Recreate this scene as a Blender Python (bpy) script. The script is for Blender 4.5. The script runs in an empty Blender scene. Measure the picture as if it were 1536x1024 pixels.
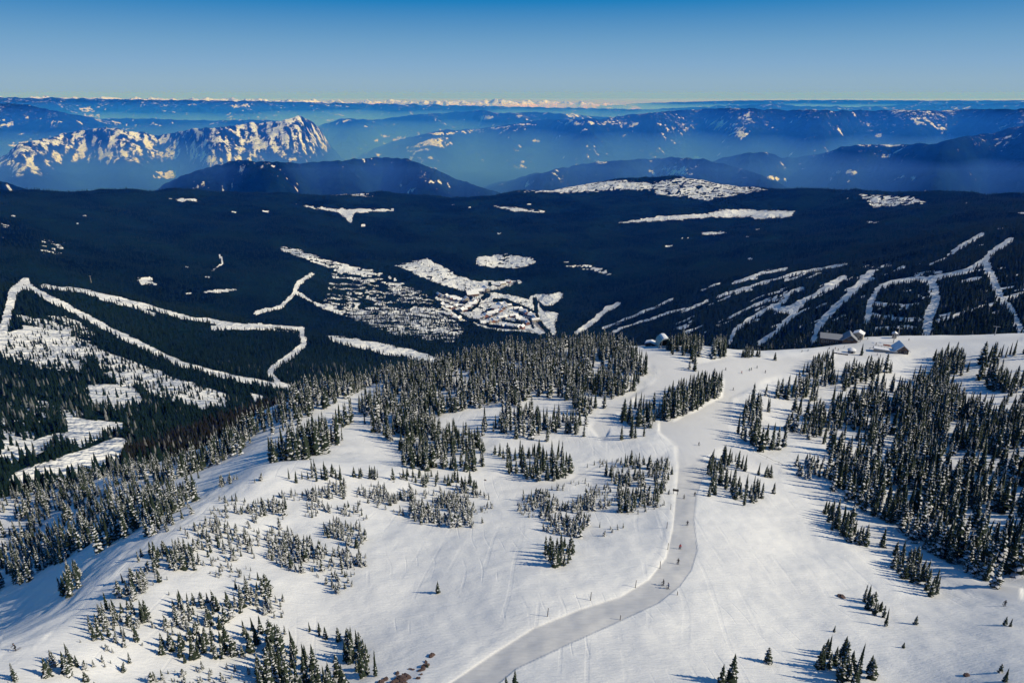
import bpy, math, random
import numpy as np
from mathutils import Vector, Matrix

random.seed(7)
RNG = np.random.default_rng(11)
SC = bpy.context.scene
COL = SC.collection

# ------------------------------------------------------------------ camera model
# the photograph is 1536 px wide; a drone lens of 24 mm on a 36 mm sensor, tipped 20 degrees down
F_PX, CU, CV = 1024.0, 768.0, 512.0
PITCH = math.radians(20.0)
CP, SP = math.cos(PITCH), math.sin(PITCH)


def ray(u, v):
    """direction of the photograph's pixel as bearing from +Y and slope (rise per horizontal metre)"""
    u = np.asarray(u, float); v = np.asarray(v, float)
    cx = (u - CU) / F_PX; cy = (CV - v) / F_PX
    dy = CP + cy * SP; dz = -SP + cy * CP
    hyp = np.hypot(cx, dy)
    return np.arctan2(cx, dy), dz / hyp


def project(x, y, z):
    depth = y * CP - z * SP
    up = y * SP + z * CP
    depth = np.where(depth < 1e-3, 1e-3, depth)
    return CU + F_PX * x / depth, CV - F_PX * up / depth


def inside(poly, u, v):
    p = np.asarray(poly, float)
    out = np.zeros(u.shape, bool)
    sel = (u >= p[:, 0].min()) & (u <= p[:, 0].max()) & (v >= p[:, 1].min()) & (v <= p[:, 1].max())
    if not sel.any():
        return out
    uu, vv = u[sel], v[sel]
    r = np.zeros(uu.shape, bool)
    n = len(p)
    for i in range(n):
        x1, y1 = p[i]; x2, y2 = p[(i + 1) % n]
        if y1 == y2:
            continue
        c = ((y1 > vv) != (y2 > vv)) & (uu < (x2 - x1) * (vv - y1) / (y2 - y1) + x1)
        r ^= c
    out[sel] = r
    return out


def seg_dist(pts, u, v, closed=False):
    p = np.asarray(pts, float)
    d = np.full(u.shape, 1e9)
    m = len(p) if closed else len(p) - 1
    for i in range(m):
        a = p[i]; b = p[(i + 1) % len(p)]
        ab = b - a
        L = (ab ** 2).sum() + 1e-9
        t = np.clip(((u - a[0]) * ab[0] + (v - a[1]) * ab[1]) / L, 0, 1)
        d = np.minimum(d, np.hypot(u - a[0] - t * ab[0], v - a[1] - t * ab[1]))
    return d


# ------------------------------------------------------------------ noise
def _hash(ix, iy, s):
    h = (ix.astype(np.int64) * 374761393 + iy.astype(np.int64) * 668265263 + s * 974711) & 0xFFFFFFFF
    h = ((h ^ (h >> 13)) * 1274126177) & 0xFFFFFFFF
    return ((h ^ (h >> 16)) & 0xFFFF) / 65535.0


def gnoise(x, y, s=0):
    ix = np.floor(x); iy = np.floor(y)
    fx = x - ix; fy = y - iy
    wx = fx * fx * fx * (fx * (fx * 6 - 15) + 10); wy = fy * fy * fy * (fy * (fy * 6 - 15) + 10)

    def g(ox, oy):
        a = _hash(ix + ox, iy + oy, s) * 2 * np.pi
        return np.cos(a) * (fx - ox) + np.sin(a) * (fy - oy)
    a = g(0, 0) * (1 - wx) + g(1, 0) * wx
    b = g(0, 1) * (1 - wx) + g(1, 1) * wx
    return (a * (1 - wy) + b * wy) * 1.5


def fbm(x, y, s=0, o=4, gain=0.5):
    r = 0; a = 1.0
    for k in range(o):
        r = r + a * gnoise(x * 2 ** k + 17.3 * k, y * 2 ** k - 9.1 * k, s + k)
        a *= gain
    return r


def ridged(x, y, s=0, o=4):
    r = 0; a = 1.0
    for k in range(o):
        r = r + a * (1 - 2 * np.abs(gnoise(x * 2 ** k + 5.7 * k, y * 2 ** k + 3.1 * k, s + k)))
        a *= 0.5
    return r


def smooth(a, b, x):
    t = np.clip((x - a) / (b - a), 0, 1)
    return t * t * (3 - 2 * t)


# ------------------------------------------------------------------ mesh helpers
def np_mesh(name, verts, faces, attrs=None, smooth_on=False):
    me = bpy.data.meshes.new(name)
    verts = np.asarray(verts, np.float32); faces = np.asarray(faces, np.int32)
    k = faces.shape[1]
    me.vertices.add(len(verts)); me.vertices.foreach_set("co", verts.ravel())
    me.loops.add(faces.size); me.loops.foreach_set("vertex_index", faces.ravel())
    me.polygons.add(len(faces))
    me.polygons.foreach_set("loop_start", np.arange(0, faces.size, k, dtype=np.int32))
    if smooth_on:
        me.polygons.foreach_set("use_smooth", np.ones(len(faces), bool))
    for an, arr in (attrs or {}).items():
        arr = np.asarray(arr, np.float32)
        if arr.ndim == 1:
            me.attributes.new(an, 'FLOAT', 'POINT').data.foreach_set("value", arr)
        else:
            me.attributes.new(an, 'FLOAT_COLOR', 'POINT').data.foreach_set("color", arr.ravel())
    me.update(calc_edges=True)
    return me


def link(name, data, mat=None, parent=None, loc=None):
    o = bpy.data.objects.new(name, data)
    COL.objects.link(o)
    if mat is not None and data is not None and not data.materials:
        data.materials.append(mat)
    if parent is not None:
        o.parent = parent
    if loc is not None:
        o.location = loc
    return o


def tag(o, label=None, cat=None, group=None, kind=None):
    if label: o['label'] = label
    if cat: o['category'] = cat
    if group: o['group'] = group
    if kind: o['kind'] = kind
    return o


# ------------------------------------------------------------------ material helpers
def new_mat(name):
    m = bpy.data.materials.new(name); m.use_nodes = True
    nt = m.node_tree; nt.nodes.clear()
    out = nt.nodes.new('ShaderNodeOutputMaterial')
    b = nt.nodes.new('ShaderNodeBsdfPrincipled')
    nt.links.new(b.outputs[0], out.inputs[0])
    return m, nt, b


class G:
    """small node builder"""
    def __init__(s, nt): s.nt = nt
    def n(s, t, **kw):
        x = s.nt.nodes.new(t)
        for k, v in kw.items(): setattr(x, k, v)
        return x
    def put(s, sock, v):
        if isinstance(v, bpy.types.NodeSocket): s.nt.links.new(v, sock)
        elif v is not None:
            if sock.type == 'RGBA' and len(v) == 3: v = (*v, 1)
            sock.default_value = v
    def math(s, op, a, b=None, clamp=False):
        x = s.n('ShaderNodeMath', operation=op, use_clamp=clamp)
        s.put(x.inputs[0], a); s.put(x.inputs[1], b) if b is not None else None
        return x.outputs[0]
    def mix(s, f, a, b, blend='MIX'):
        x = s.n('ShaderNodeMix', data_type='RGBA', blend_type=blend)
        s.put(x.inputs[0], f); s.put(x.inputs[6], a); s.put(x.inputs[7], b)
        return x.outputs[2]
    def attr(s, name, out='Fac'):
        x = s.n('ShaderNodeAttribute', attribute_name=name)
        return x.outputs[out]
    def noise(s, scale, detail=4, rough=0.55, vec=None, out='Fac'):
        x = s.n('ShaderNodeTexNoise')
        x.inputs['Scale'].default_value = scale; x.inputs['Detail'].default_value = detail
        x.inputs['Roughness'].default_value = rough
        if vec is not None: s.put(x.inputs['Vector'], vec)
        return x.outputs[out]
    def ramp(s, f, stops):
        x = s.n('ShaderNodeValToRGB'); cr = x.color_ramp
        while len(cr.elements) < len(stops): cr.elements.new(0.5)
        for e, (p, c) in zip(cr.elements, stops):
            e.position = p; e.color = (*c, 1) if len(c) == 3 else c
        s.put(x.inputs[0], f)
        return x.outputs[0]
    def maprange(s, f, a, b, c=0.0, d=1.0, smooth_on=True):
        x = s.n('ShaderNodeMapRange', interpolation_type='SMOOTHSTEP' if smooth_on else 'LINEAR')
        s.put(x.inputs[0], f)
        for i, v in zip((1, 2, 3, 4), (a, b, c, d)): x.inputs[i].default_value = v
        return x.outputs[0]
    def pos(s):
        return s.n('ShaderNodeNewGeometry').outputs['Position']
    def scale(s, vec, xyz):
        x = s.n('ShaderNodeMapping'); s.put(x.inputs[0], vec); x.inputs['Scale'].default_value = xyz
        return x.outputs[0]
    def rot(s, vec, deg, xyz):
        x = s.n('ShaderNodeMapping'); s.put(x.inputs[0], vec)
        x.inputs['Rotation'].default_value = (0, 0, math.radians(deg)); x.inputs['Scale'].default_value = xyz
        return x.outputs[0]
    def bump(s, h, strength, dist, normal=None):
        x = s.n('ShaderNodeBump'); x.inputs['Strength'].default_value = strength
        x.inputs['Distance'].default_value = dist
        s.put(x.inputs['Height'], h)
        if normal is not None: s.put(x.inputs['Normal'], normal)
        return x.outputs[0]


def plain(name, color, rough=0.6, metal=0.0, noise_amt=0.15, scale=3.0):
    """a slightly mottled paint, cloth or timber surface"""
    m, nt, b = new_mat(name); g = G(nt)
    tc = g.n('ShaderNodeTexCoord').outputs['Object']
    f = g.noise(scale, 5, 0.6, tc)
    lo = tuple(c * (1 - noise_amt) for c in color); hi = tuple(min(1, c * (1 + noise_amt)) for c in color)
    g.put(b.inputs['Base Color'], g.mix(f, lo, hi))
    b.inputs['Roughness'].default_value = rough; b.inputs['Metallic'].default_value = metal
    return m
# ------------------------------------------------------------------ the lie of the land
# surveyed points: pixel column -> (pixel row, horizontal distance in metres)
CTRL = {
    -260: [(1140,112),(1085,132),(1024,190),(980,265),(930,335),(850,390),(800,420),(770,440),(785,520),(700,620),(620,900),(560,1200),(500,1550),(430,2050),(435,2500),(400,2900),(350,3700),(310,4600),(290,5100),(315,6500)],
    0: [(1100,96),(1024,120),(978,132),(952,164),(930,206),(880,292),(850,332),(825,350),(780,378),(752,395),(778,500),(690,640),(620,900),(560,1200),(500,1550),(430,2000),(432,2450),(400,2900),(350,3700),(310,4600),(289,5150),(315,6500)],
    100: [(1100,92),(1024,114),(940,136),(918,147),(902,162),(880,187),(830,254),(800,310),(770,342),(740,372),(764,500),(676,670),(610,950),(555,1250),(505,1575),(436,2030),(438,2400),(415,2900),(370,3550),(325,4450),(290,5350),(316,6700)],
    200: [(1100,88),(1024,112),(930,133),(868,151),(843,162),(828,173),(800,200),(770,242),(740,298),(712,338),(702,362),(745,500),(665,700),(600,1000),(550,1300),(510,1600),(470,1950),(446,2150),(458,2500),(430,2900),(390,3400),(340,4300),(302,5300),(290,5600),(318,7000)],
    300: [(1100,86),(1024,108),(900,136),(830,160),(780,182),(768,190),(750,212),(725,258),(700,318),(688,348),(710,500),(655,750),(595,1075),(550,1375),(515,1680),(478,2000),(468,2130),(476,2450),(450,2800),(410,3250),(345,4350),(302,5500),(291,5800),(318,7200)],
    400: [(1100,84),(1024,105),(900,135),(800,172),(740,200),(712,214),(690,262),(660,310),(630,360),(612,390),(665,500),(650,800),(590,1150),(550,1450),(520,1750),(490,2050),(496,2400),(470,2700),(430,3100),(390,3600),(340,4600),(302,5700),(290,6000),(318,7500)],
    600: [(1100,78),(1024,96),(900,127),(800,165),(740,200),(712,216),(690,250),(650,295),(600,360),(566,415),(610,520),(605,800),(570,1300),(530,1900),(500,2300),(470,2750),(430,3300),(400,3700),(340,4850),(300,6000),(290,6400),(318,7900)],
    768: [(1100,77),(1024,93),(900,122),(800,165),(740,205),(690,245),(650,280),(600,335),(560,390),(530,440),(565,540),(595,760),(560,1500),(515,2200),(490,2650),(460,3050),(400,3750),(340,4950),(310,5800),(290,6500),(320,8000)],
    900: [(1100,78),(1024,94),(900,125),(800,168),(720,222),(650,285),(600,335),(550,400),(520,450),(560,540),(592,800),(560,1500),(515,2200),(495,2550),(470,2900),(430,3350),(400,3700),(340,4950),(305,5900),(287,6700),(274,7300),(310,8600)],
    1030: [(1100,80),(1024,97),(900,130),(800,172),(742,212),(665,275),(600,345),(550,405),(516,462),(560,550),(588,800),(550,1400),(505,1950),(470,2350),(440,2800),(400,3500),(360,4400),(325,5300),(300,6100),(268,7200),(305,8600)],
    1200: [(1100,88),(1024,108),(900,150),(800,203),(720,258),(650,320),(600,377),(560,428),(522,490),(550,580),(570,800),(545,1100),(506,1500),(470,1850),(440,2250),(410,2800),(370,3700),(330,4800),(300,5800),(287,6300),(315,7800)],
    1290: [(1100,92),(1024,114),(900,160),(800,216),(720,272),(650,334),(600,390),(560,445),(525,505),(506,552),(535,640),(552,830),(520,1120),(482,1480),(440,1950),(410,2450),(370,3500),(330,4600),(300,5550),(290,5900),(318,7400)],
    1400: [(1100,97),(1024,122),(900,172),(800,232),(720,294),(650,358),(600,415),(560,475),(503,592),(535,680),(545,850),(497,1150),(460,1450),(420,1900),(390,2400),(350,3300),(320,4300),(302,5200),(292,5500),(320,6900)],
    1536: [(1100,100),(1024,126),(900,182),(800,243),(700,322),(620,402),(560,482),(499,594),(530,690),(530,800),(490,1050),(450,1350),(410,1700),(370,2200),(345,2700),(315,3900),(302,4800),(293,5200),(320,6600)],
    1800: [(1100,115),(1024,150),(900,205),(800,268),(700,345),(620,428),(560,505),(498,612),(530,720),(520,900),(480,1150),(440,1400),(400,1750),(370,2200),(345,2700),(315,3900),(302,4800),(293,5200),(320,6600)],
}
NT, NR = 900, 1660
TH0, TH1 = math.radians(-51), math.radians(51)
R0, R1 = 28.0, 112000.0
THS = np.linspace(TH0, TH1, NT)
LRS = np.linspace(math.log(R0), math.log(R1), NR)
TS = 1.6   # weight of bearing against log distance in the fit


def fit_field():
    P, T = [], []
    for u, rows in CTRL.items():
        for v, r in rows:
            th, t = ray(u, v)
            P.append((float(th) * TS, math.log(r))); T.append(float(t))
    P = np.array(P); T = np.array(T)
    def K(a, b):
        d2 = ((a[:, None, :] - b[None, :, :]) ** 2).sum(-1)
        return 0.5 * d2 * np.log(d2 + 1e-12)
    n = len(P)
    A = np.zeros((n + 3, n + 3))
    A[:n, :n] = K(P, P) + np.eye(n) * 6e-5
    A[:n, n] = 1; A[:n, n + 1:] = P; A[n:, :n] = A[:n, n:].T
    w = np.linalg.solve(A, np.concatenate([T, np.zeros(3)]))
    st = 4
    tc = THS[0] + (np.arange(NT // st + 4) - 1) * (THS[1] - THS[0]) * st
    lc = LRS[0] + (np.arange(NR // st + 4) - 1) * (LRS[1] - LRS[0]) * st
    lim = math.log(9000.0)
    Q = np.stack(np.meshgrid(tc * TS, np.minimum(lc, lim), indexing='ij'), -1).reshape(-1, 2)
    out = np.empty(len(Q))
    for i in range(0, len(Q), 8000):
        q = Q[i:i + 8000]
        out[i:i + 8000] = K(q, P) @ w[:n] + w[n] + q @ w[n + 1:]
    C = out.reshape(len(tc), len(lc))
    def W(nf, nc):
        M = np.zeros((nf, nc))
        for i in range(nf):
            k = i // st + 1; f = (i % st) / st
            b = [(1 - f) ** 3 / 6, (3 * f ** 3 - 6 * f ** 2 + 4) / 6, (-3 * f ** 3 + 3 * f ** 2 + 3 * f + 1) / 6, f ** 3 / 6]
            for j in range(4): M[i, k - 1 + j] += b[j]
        return M
    return W(NT, len(tc)) @ C @ W(NR, len(lc)).T


TH, LR = np.meshgrid(THS, LRS, indexing='ij')
RHO = np.exp(LR)
X = RHO * np.sin(TH); Y = RHO * np.cos(TH)
Tn = fit_field()
Znear = Tn * RHO

# where the near mountain ends and the valley's forest begins
_nu = np.array([-260, 0, 200, 400, 600, 768, 1030, 1200, 1400, 1536, 1800])
_nth = ray(_nu, np.full(len(_nu), 600))[0]
_nlim = np.array([408, 408, 388, 410, 440, 490, 510, 535, 640, 650, 660])
NEARLIM = np.interp(THS, _nth, _nlim)
NEAR = RHO < NEARLIM[:, None]

# ---- small relief
amp = smooth(45, 110, RHO) * (1 - smooth(450, 700, RHO))
RELIEF = amp * (1.3 * fbm(X / 62, Y / 62, 3, 3) + 0.34 * fbm(X / 13, Y / 13, 9, 3))
Z = Znear + RELIEF
amp2 = smooth(600, 1300, RHO) * (1 - smooth(7000, 9500, RHO))
Z = Z + amp2 * (11 * fbm(X / 330, Y / 330, 21, 4)) * np.clip(RHO / 2500, .3, 1.6)
amp3 = smooth(1600, 3200, RHO) * (1 - smooth(8000, 9500, RHO))
Z = Z + amp3 * (26 * (ridged(X / 1400, Y / 1400, 221, 4) - .7) + 20 * fbm(X / 1900, Y / 2600, 231, 2) * smooth(4200, 6000, RHO))

U, V = project(X, Y, Z)
PXM = np.hypot(RHO, Z) / F_PX          # metres per photograph pixel at each point

# ---- the groomed road of packed snow
ROAD_L = [(640,1050),(672,1024),(740,978),(800,940),(870,912),(930,893),(972,868),(998,835),(1008,790),(1012,745),(1016,700),(1012,670)]
ROAD_R = [(1062,690),(1056,715),(1046,742),(1042,780),(1047,825),(1038,855),(1020,880),(988,905),(930,932),(850,968),(775,1003),(720,1050)]
ROAD = ROAD_L + ROAD_R
nearsel = NEAR & (RHO > 60)
su, sv = U[nearsel], V[nearsel]
din = inside(ROAD, su, sv)
dl = seg_dist(ROAD_L, su, sv); dr = seg_dist(ROAD_R, su, sv)
dd = np.minimum(dl, dr)
road = np.where(din, smooth(0, 2.2, dd), 0.0)
road *= smooth(668, 720, sv)
dm = dl * PXM[nearsel]; dmr = dr * PXM[nearsel]
zz = Z[nearsel]
fade = smooth(650, 720, sv)
zz = zz - 0.12 * road * smooth(-14, 14, dr - dl)
zz = zz + fade * np.where(~din & (dl <= dr), 0.13 * np.exp(-((dm - 1.2) / 1.0) ** 2) + 0.12 * np.exp(-((dm - 4) / 2.0) ** 2), 0)
Z[nearsel] = zz
mg = inside([(0,990),(50,972),(170,868),(235,814),(302,770),(385,725),(300,735),(200,785),(100,825),(0,880)], su, sv)
Z[nearsel] += mg * .32 * fbm(X[nearsel] / 6, Y[nearsel] / 11, 77, 3)
GROOM = np.zeros_like(Z); GROOM[nearsel] = road

# broad pisted snow (smooth, corduroy) on the near mountain
PISTES = [
    [(1012,700),(1010,670),(985,650),(900,665),(880,640),(905,610),(960,585),(985,560),(960,535),(985,525),(1040,545),(1100,535),(1200,530),(1280,510),(1536,500),(1536,515),(1420,520),(1330,540),(1240,545),(1150,575),(1100,600),(1095,660),(1160,690),(1300,770),(1470,870),(1536,880),(1536,910),(1450,890),(1280,800),(1180,720),(1120,690),(1062,700)],
    [(840,735),(880,705),(930,690),(1000,675),(1010,690),(930,700),(880,718),(850,740)],
    [(740,735),(850,715),(900,690),(905,698),(850,730),(760,748)],
]
pist = np.zeros(su.shape)
for p in PISTES:
    ins = inside(p, su, sv)
    pist = np.maximum(pist, np.where(ins, smooth(0, 8, seg_dist(p, su, sv, True)), 0))
for p in ([(980,632),(985,605),(1000,584),(1050,563),(1088,566),(1084,594),(1042,618),(1010,632)], [(908,655),(924,620),(952,596),(990,596),(990,646),(950,656)],
          [(1052,684),(1085,668),(1122,692),(1170,706),(1175,730),(1130,756),(1088,740),(1056,746),(1064,715)], [(1198,560),(1222,531),(1254,525),(1256,553),(1225,566)]):
    pist *= 1 - np.where(inside(p, su, sv), smooth(0, 3, seg_dist(p, su, sv, True)), 0)
PIST = np.zeros_like(Z); PIST[nearsel] = np.maximum(pist, road)
Z -= .8 * np.clip(PIST - GROOM, 0, 1) * RELIEF

# ---- snow openings and ski runs cut through the valley forest
SNOW = np.where(NEAR, 1.0, 0.0)
VAL = (~NEAR) & (RHO < 8800)
vu, vv = U[VAL], V[VAL]
vs = np.zeros(vu.shape); vo = np.zeros(vu.shape)
vn = fbm(X[VAL] / 55, Y[VAL] / 55, 40, 4)
vn2 = fbm(X[VAL] / 75, Y[VAL] / 38, 140, 5, .7)
vr = RHO[VAL]
RUNS = [  # (pixel line, width px)
    ([(0,520),(8,485),(14,460),(20,437),(38,423)], 13), ([(35,425),(60,440),(110,465),(160,492),(220,522),(270,545),(330,562),(400,576),(440,584)], 9),
    ([(65,430),(120,436),(180,449),(230,463),(280,476),(350,487),(430,491),(452,493)], 6.5), ([(150,447),(200,459),(230,471)], 5),
    ([(320,492),(400,491),(445,496)], 6), ([(452,493),(456,515),(440,531),(412,549),(404,560),(418,575),(445,587)], 9),
    ([(384,468),(420,461),(440,441),(447,425),(468,411)], 6), ([(447,440),(480,458),(512,470)], 4),
    ([(865,499),(890,482),(905,468),(926,456)], 7), ([(905,492),(960,470),(1010,448)], 3.5), ([(920,497),(1000,470),(1040,460)], 3),
    ([(1077,445),(1124,430),(1190,411),(1270,396)], 4), ([(1024,467),(1060,452)], 4), ([(1030,498),(1055,487)], 4), ([(1100,425),(1140,410),(1180,403)], 4), ([(1092,478),(1130,458),(1150,450)],3),
    ([(1094,514),(1104,493),(1130,475),(1157,462),(1177,452),(1184,440),(1204,432)], 6), ([(1139,515),(1164,497),(1184,477),(1204,453),(1230,437),(1266,417)], 7),
    ([(1160,462),(1185,466),(1200,456)], 12),
    ([(1220,512),(1227,490),(1250,463),(1277,440),(1297,417),(1307,409)], 10),
    ([(1300,486),(1304,457),(1317,433),(1337,424),(1370,420),(1400,418),(1450,407),(1477,391),(1487,380),(1515,360)], 8.5),
    ([(1388,504),(1394,473),(1404,448),(1397,420)], 15), ([(1477,393),(1490,420),(1500,447),(1517,467),(1530,495)], 12),
    ([(1500,450),(1540,440)], 8), ([(1404,482),(1457,467),(1492,456)], 6), ([(1306,472),(1340,478),(1380,480)], 6), ([(1310,455),(1357,459),(1380,456)], 5),
    ([(1310,495),(1350,490),(1400,495)], 6), ([(1430,377),(1450,364),(1472,352)], 6), ([(1395,397),(1415,388),(1430,378)], 2.5),
    ([(280,440),(320,437),(360,434)], 2), ([(330,383),(334,395),(320,405)], 2),
    ([(30,722),(90,702),(135,688),(178,671)], 32), ([(0,694),(40,676),(75,662)], 20),
    ([(800,446),(842,443)], 7), ([(798,448),(808,466),(822,482),(830,497)], 9), ([(655,447),(690,478),(740,492),(815,498)], 5),
]
_rg = np.random.default_rng(5)
for _ in range(75):
    a0, b0 = _rg.uniform(990, 1330), _rg.uniform(392, 500)
    if b0 > 505 - (a0 - 930) * .02 or b0 < 440 - (a0 - 990) * .12: continue
    L = _rg.uniform(6, 34)
    RUNS.append(([(a0, b0), (a0 + L * .5, b0 - L * .5 * _rg.uniform(.3, .5)), (a0 + L, b0 - L * .42)], _rg.uniform(1.6, 2.8)))
for _ in range(34):
    a0, b0 = _rg.uniform(0, 1536), _rg.uniform(298, 420)
    L = _rg.uniform(2, 10)
    RUNS.append(([(a0, b0), (a0 + L, b0 + _rg.uniform(-1, 1))], _rg.uniform(.7, 1.3)))
for _ in range(30):
    a0, b0 = _rg.uniform(1290, 1536), _rg.uniform(400, 490)
    L = _rg.uniform(6, 20)
    RUNS.append(([(a0, b0), (a0 + L, b0 - L * .15)], _rg.uniform(1.6, 3)))
for pts, w in RUNS:
    d = seg_dist(pts, vu, vv) + 1.6 * vn
    vs = np.maximum(vs, 1 - smooth(w * 0.42, w * 0.58, d))
OPEN = [  # (pixel outline, how open)
    ([(478,500),(540,507),(610,521),(662,537),(650,545),(600,536),(550,527),(500,514)], 1.0),
    ([(590,398),(640,387),(660,395),(690,414),(720,420),(780,417),(786,425),(745,437),(700,440),(660,430),(620,411)], .93),
    ([(655,440),(700,440),(745,437),(800,450),(822,470),(832,492),(810,502),(780,494),(740,488),(690,478),(660,462)], .95),
    ([(712,385),(760,380),(800,385),(808,396),(780,404),(740,402),(715,398)], .95),
    ([(800,446),(845,443),(846,448),(830,458),(816,462),(806,452)], 1), ([(815,465),(838,468),(832,498),(820,490)], 1),
    ([(848,398),(880,396),(905,402),(925,412),(915,414),(880,406),(850,402)], .6),
    ([(925,333),(985,323),(1070,318),(1080,313),(1195,315),(1188,326),(1130,331),(1128,327),(1060,328),(1000,332),(930,336)], 1.0),
    ([(733,308),(760,309),(820,316),(815,320),(770,318)], 1.0), ([(440,305),(500,312),(592,312),(590,317),(530,322),(528,337),(505,319),(460,312)], 1.0),
    ([(1046,348),(1075,345),(1096,350),(1060,355)], 1.0), ([(1290,332),(1325,330),(1310,336)], .9),
    ([(770,288),(850,274),(930,269),(1000,275),(1000,286),(930,286),(860,291)], .8), ([(980,272),(1030,264),(1100,270),(1155,285),(1060,302),(980,292)], .62),
    ([(1285,290),(1370,294),(1395,305),(1310,313)], .62), ([(248,296),(290,296),(302,303),(270,304)], .8), ([(415,286),(480,285),(565,290),(560,296),(480,293)], .62),
    ([(410,368),(440,371),(500,391),(560,404),(572,415),(520,411),(470,395),(430,380)], .78), ([(500,400),(570,405),(640,440),(700,495),(680,515),(600,505),(480,462)], .36),
    ([(560,415),(620,432),(650,450),(600,445)], .6),
    ([(0,500),(60,488),(110,500),(150,520),(120,560),(60,555),(0,540)], .62), ([(130,515),(200,540),(340,590),(340,612),(250,600),(160,570)], .58),
    ([(20,470),(100,472),(150,500),(130,520),(40,500)], .42), ([(130,575),(200,575),(220,605),(170,618),(130,605)], .9), ([(270,603),(310,597),(335,603),(305,617)], .9), ([(370,585),(405,595),(380,604)], .9),
    ([(0,600),(70,600),(130,620),(90,640),(0,640)], .42),
    ([(92,619),(140,627),(213,635),(165,650),(125,672),(80,668),(55,656),(100,645)], 1.0), ([(0,640),(60,645),(50,665),(0,690)], .6),
    ([(200,415),(225,415),(237,428),(212,430)], .8),
    ([(60,358),(100,362),(95,385),(60,380)], .35), ([(0,355),(30,362),(0,366)], .5), ([(0,332),(18,338),(10,343),(0,340)], .9),
]
vo = vs.copy()
for pts, lev in OPEN:
    ins = inside(pts, vu, vv)
    edge = np.where(ins, smooth(-1, 4, seg_dist(pts, vu, vv, True) + 2.4 * vn), 0)
    far_spk = 1 if lev > .97 else smooth(-.18, .18, vn2 + (lev - .52) * 1.5)
    near_spk = 1 if lev > .55 else smooth(-.15, .15, vn2 + (lev - .25) * 1.6)
    m = edge * np.where(vr > 2900, far_spk, near_spk)
    vs = np.maximum(vs, m)
    vo = np.maximum(vo, m * (1.0 if lev > .97 else np.clip(lev + .45 * vn, .05, .97)))
CUTS = [([(596,404),(617,414),(651,427),(676,437),(704,447)], 8), ([(683,468),(702,466),(714,460),(720,452)], 4), ([(742,450),(760,453),(780,459),(800,469)], 6.5), ([(802,449),(806,480),(822,498)], 6),
        ([(705,479),(735,489),(778,493)], 4), ([(681,466),(705,482),(720,496)], 6), ([(750,479),(768,483),(786,486)], 4), ([(655,452),(672,455),(684,461)], 3.5), ([(722,470),(732,466),(742,460)], 2.5), ([(690,455),(700,452)], 5), ([(724,446),(733,444)], 5), ([(752,436),(765,432),(775,424)], 4), ([(780,470),(795,480),(800,492)], 3), ([(728,478),(745,470)], 2)]
for pts, w in CUTS:
    m = smooth(w * .4, w * .62, seg_dist(pts, vu, vv) + 1.0 * vn)
    vs = vs * m; vo = vo * m
ROADS = [([(700,447),(720,442),(745,434),(762,428),(775,422)], 1.6), ([(662,447),(690,456),(705,464),(714,475),(735,483),(760,487),(800,497)], 1.4), ([(705,464),(722,455),(740,452)], 1.4), ([(740,452),(748,470),(735,480)], 1.2), ([(770,462),(790,474),(806,490)], 1.4), ([(785,487),(800,482),(815,494)], 5)]
vr_ = np.zeros(vu.shape)
for pts, w in ROADS: vr_ = np.maximum(vr_, 1 - smooth(w * .4, w * .8, seg_dist(pts, vu, vv)))
SNOW[VAL] = vs
OPENNESS = SNOW.copy()
OPENNESS[VAL] = vo
# ------------------------------------------------------------------ far ranges: (distance, front run in m, crest line px, relief, snow)
RANGES = [
    (10500, 2100, [(215,300),(240,283),(270,265),(320,249),(360,240),(400,243),(450,245),(520,240),(570,236),(610,238),(640,249),(680,267),(720,281),(770,297)], 90, 0),
    (9800, 1500, [(-100,270),(0,271),(45,286),(80,300)], 60, 0),
    (11800, 2200, [(680,300),(720,288),(760,275),(820,258),(880,245),(940,240),(980,238),(1020,236),(1060,240),(1100,250),(1140,262),(1200,290)], 90, 0),
    (13200, 2600, [(1010,262),(1050,248),(1080,238),(1120,230),(1150,228),(1175,237),(1200,236),(1240,229),(1262,221),(1290,217),(1350,217),(1405,215),(1440,206),(1490,199),(1536,188),(1700,180)], 110, 0),
    (16500, 3300, [(-150,262),(-40,250),(0,236),(30,215),(80,205),(110,197),(160,191),(200,197),(240,203),(290,193),(340,190),(370,185),(420,182),(450,173),(465,180),(480,194),(497,220),(520,245)], 150, 1),
    (19500, 3600, [(510,262),(539,236),(580,218),(612,207),(659,196),(712,194),(765,187),(812,180),(905,178),(945,172),(1024,165),(1090,162),(1180,165),(1280,166),(1350,165),(1400,166),(1450,164),(1536,163),(1800,166)], 130, 0),
    (26000, 4200, [(420,215),(460,196),(490,186),(512,178),(562,180),(622,172),(662,170),(725,165),(745,170),(802,168),(845,171),(925,177),(1000,185)], 150, 0),
    (25000, 4500, [(-200,150),(0,155),(40,157),(90,168),(150,178),(220,178),(300,181),(400,180),(460,185),(520,200)], 150, 0),
    (44000, 9000, [(-200,144),(0,146),(120,148),(250,150),(400,152),(520,155),(640,157),(760,160),(900,163),(1000,165)], 130, 0),
    (42000, 8000, [(900,168),(1000,163),(1060,160),(1130,157),(1160,156),(1200,159),(1280,161),(1340,158),(1400,157),(1536,155),(1800,155)], 100, 0),
    (70000, 9000, [(880,162),(960,155),(1100,151),(1250,150),(1400,151),(1800,150)], 60, 0),
    (72000, 8000, [(-200,151),(0,151),(250,152),(400,154),(540,156),(640,156),(740,155),(900,158),(960,165)], 330, 2),
]
FLOOR = -1780.0
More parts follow.
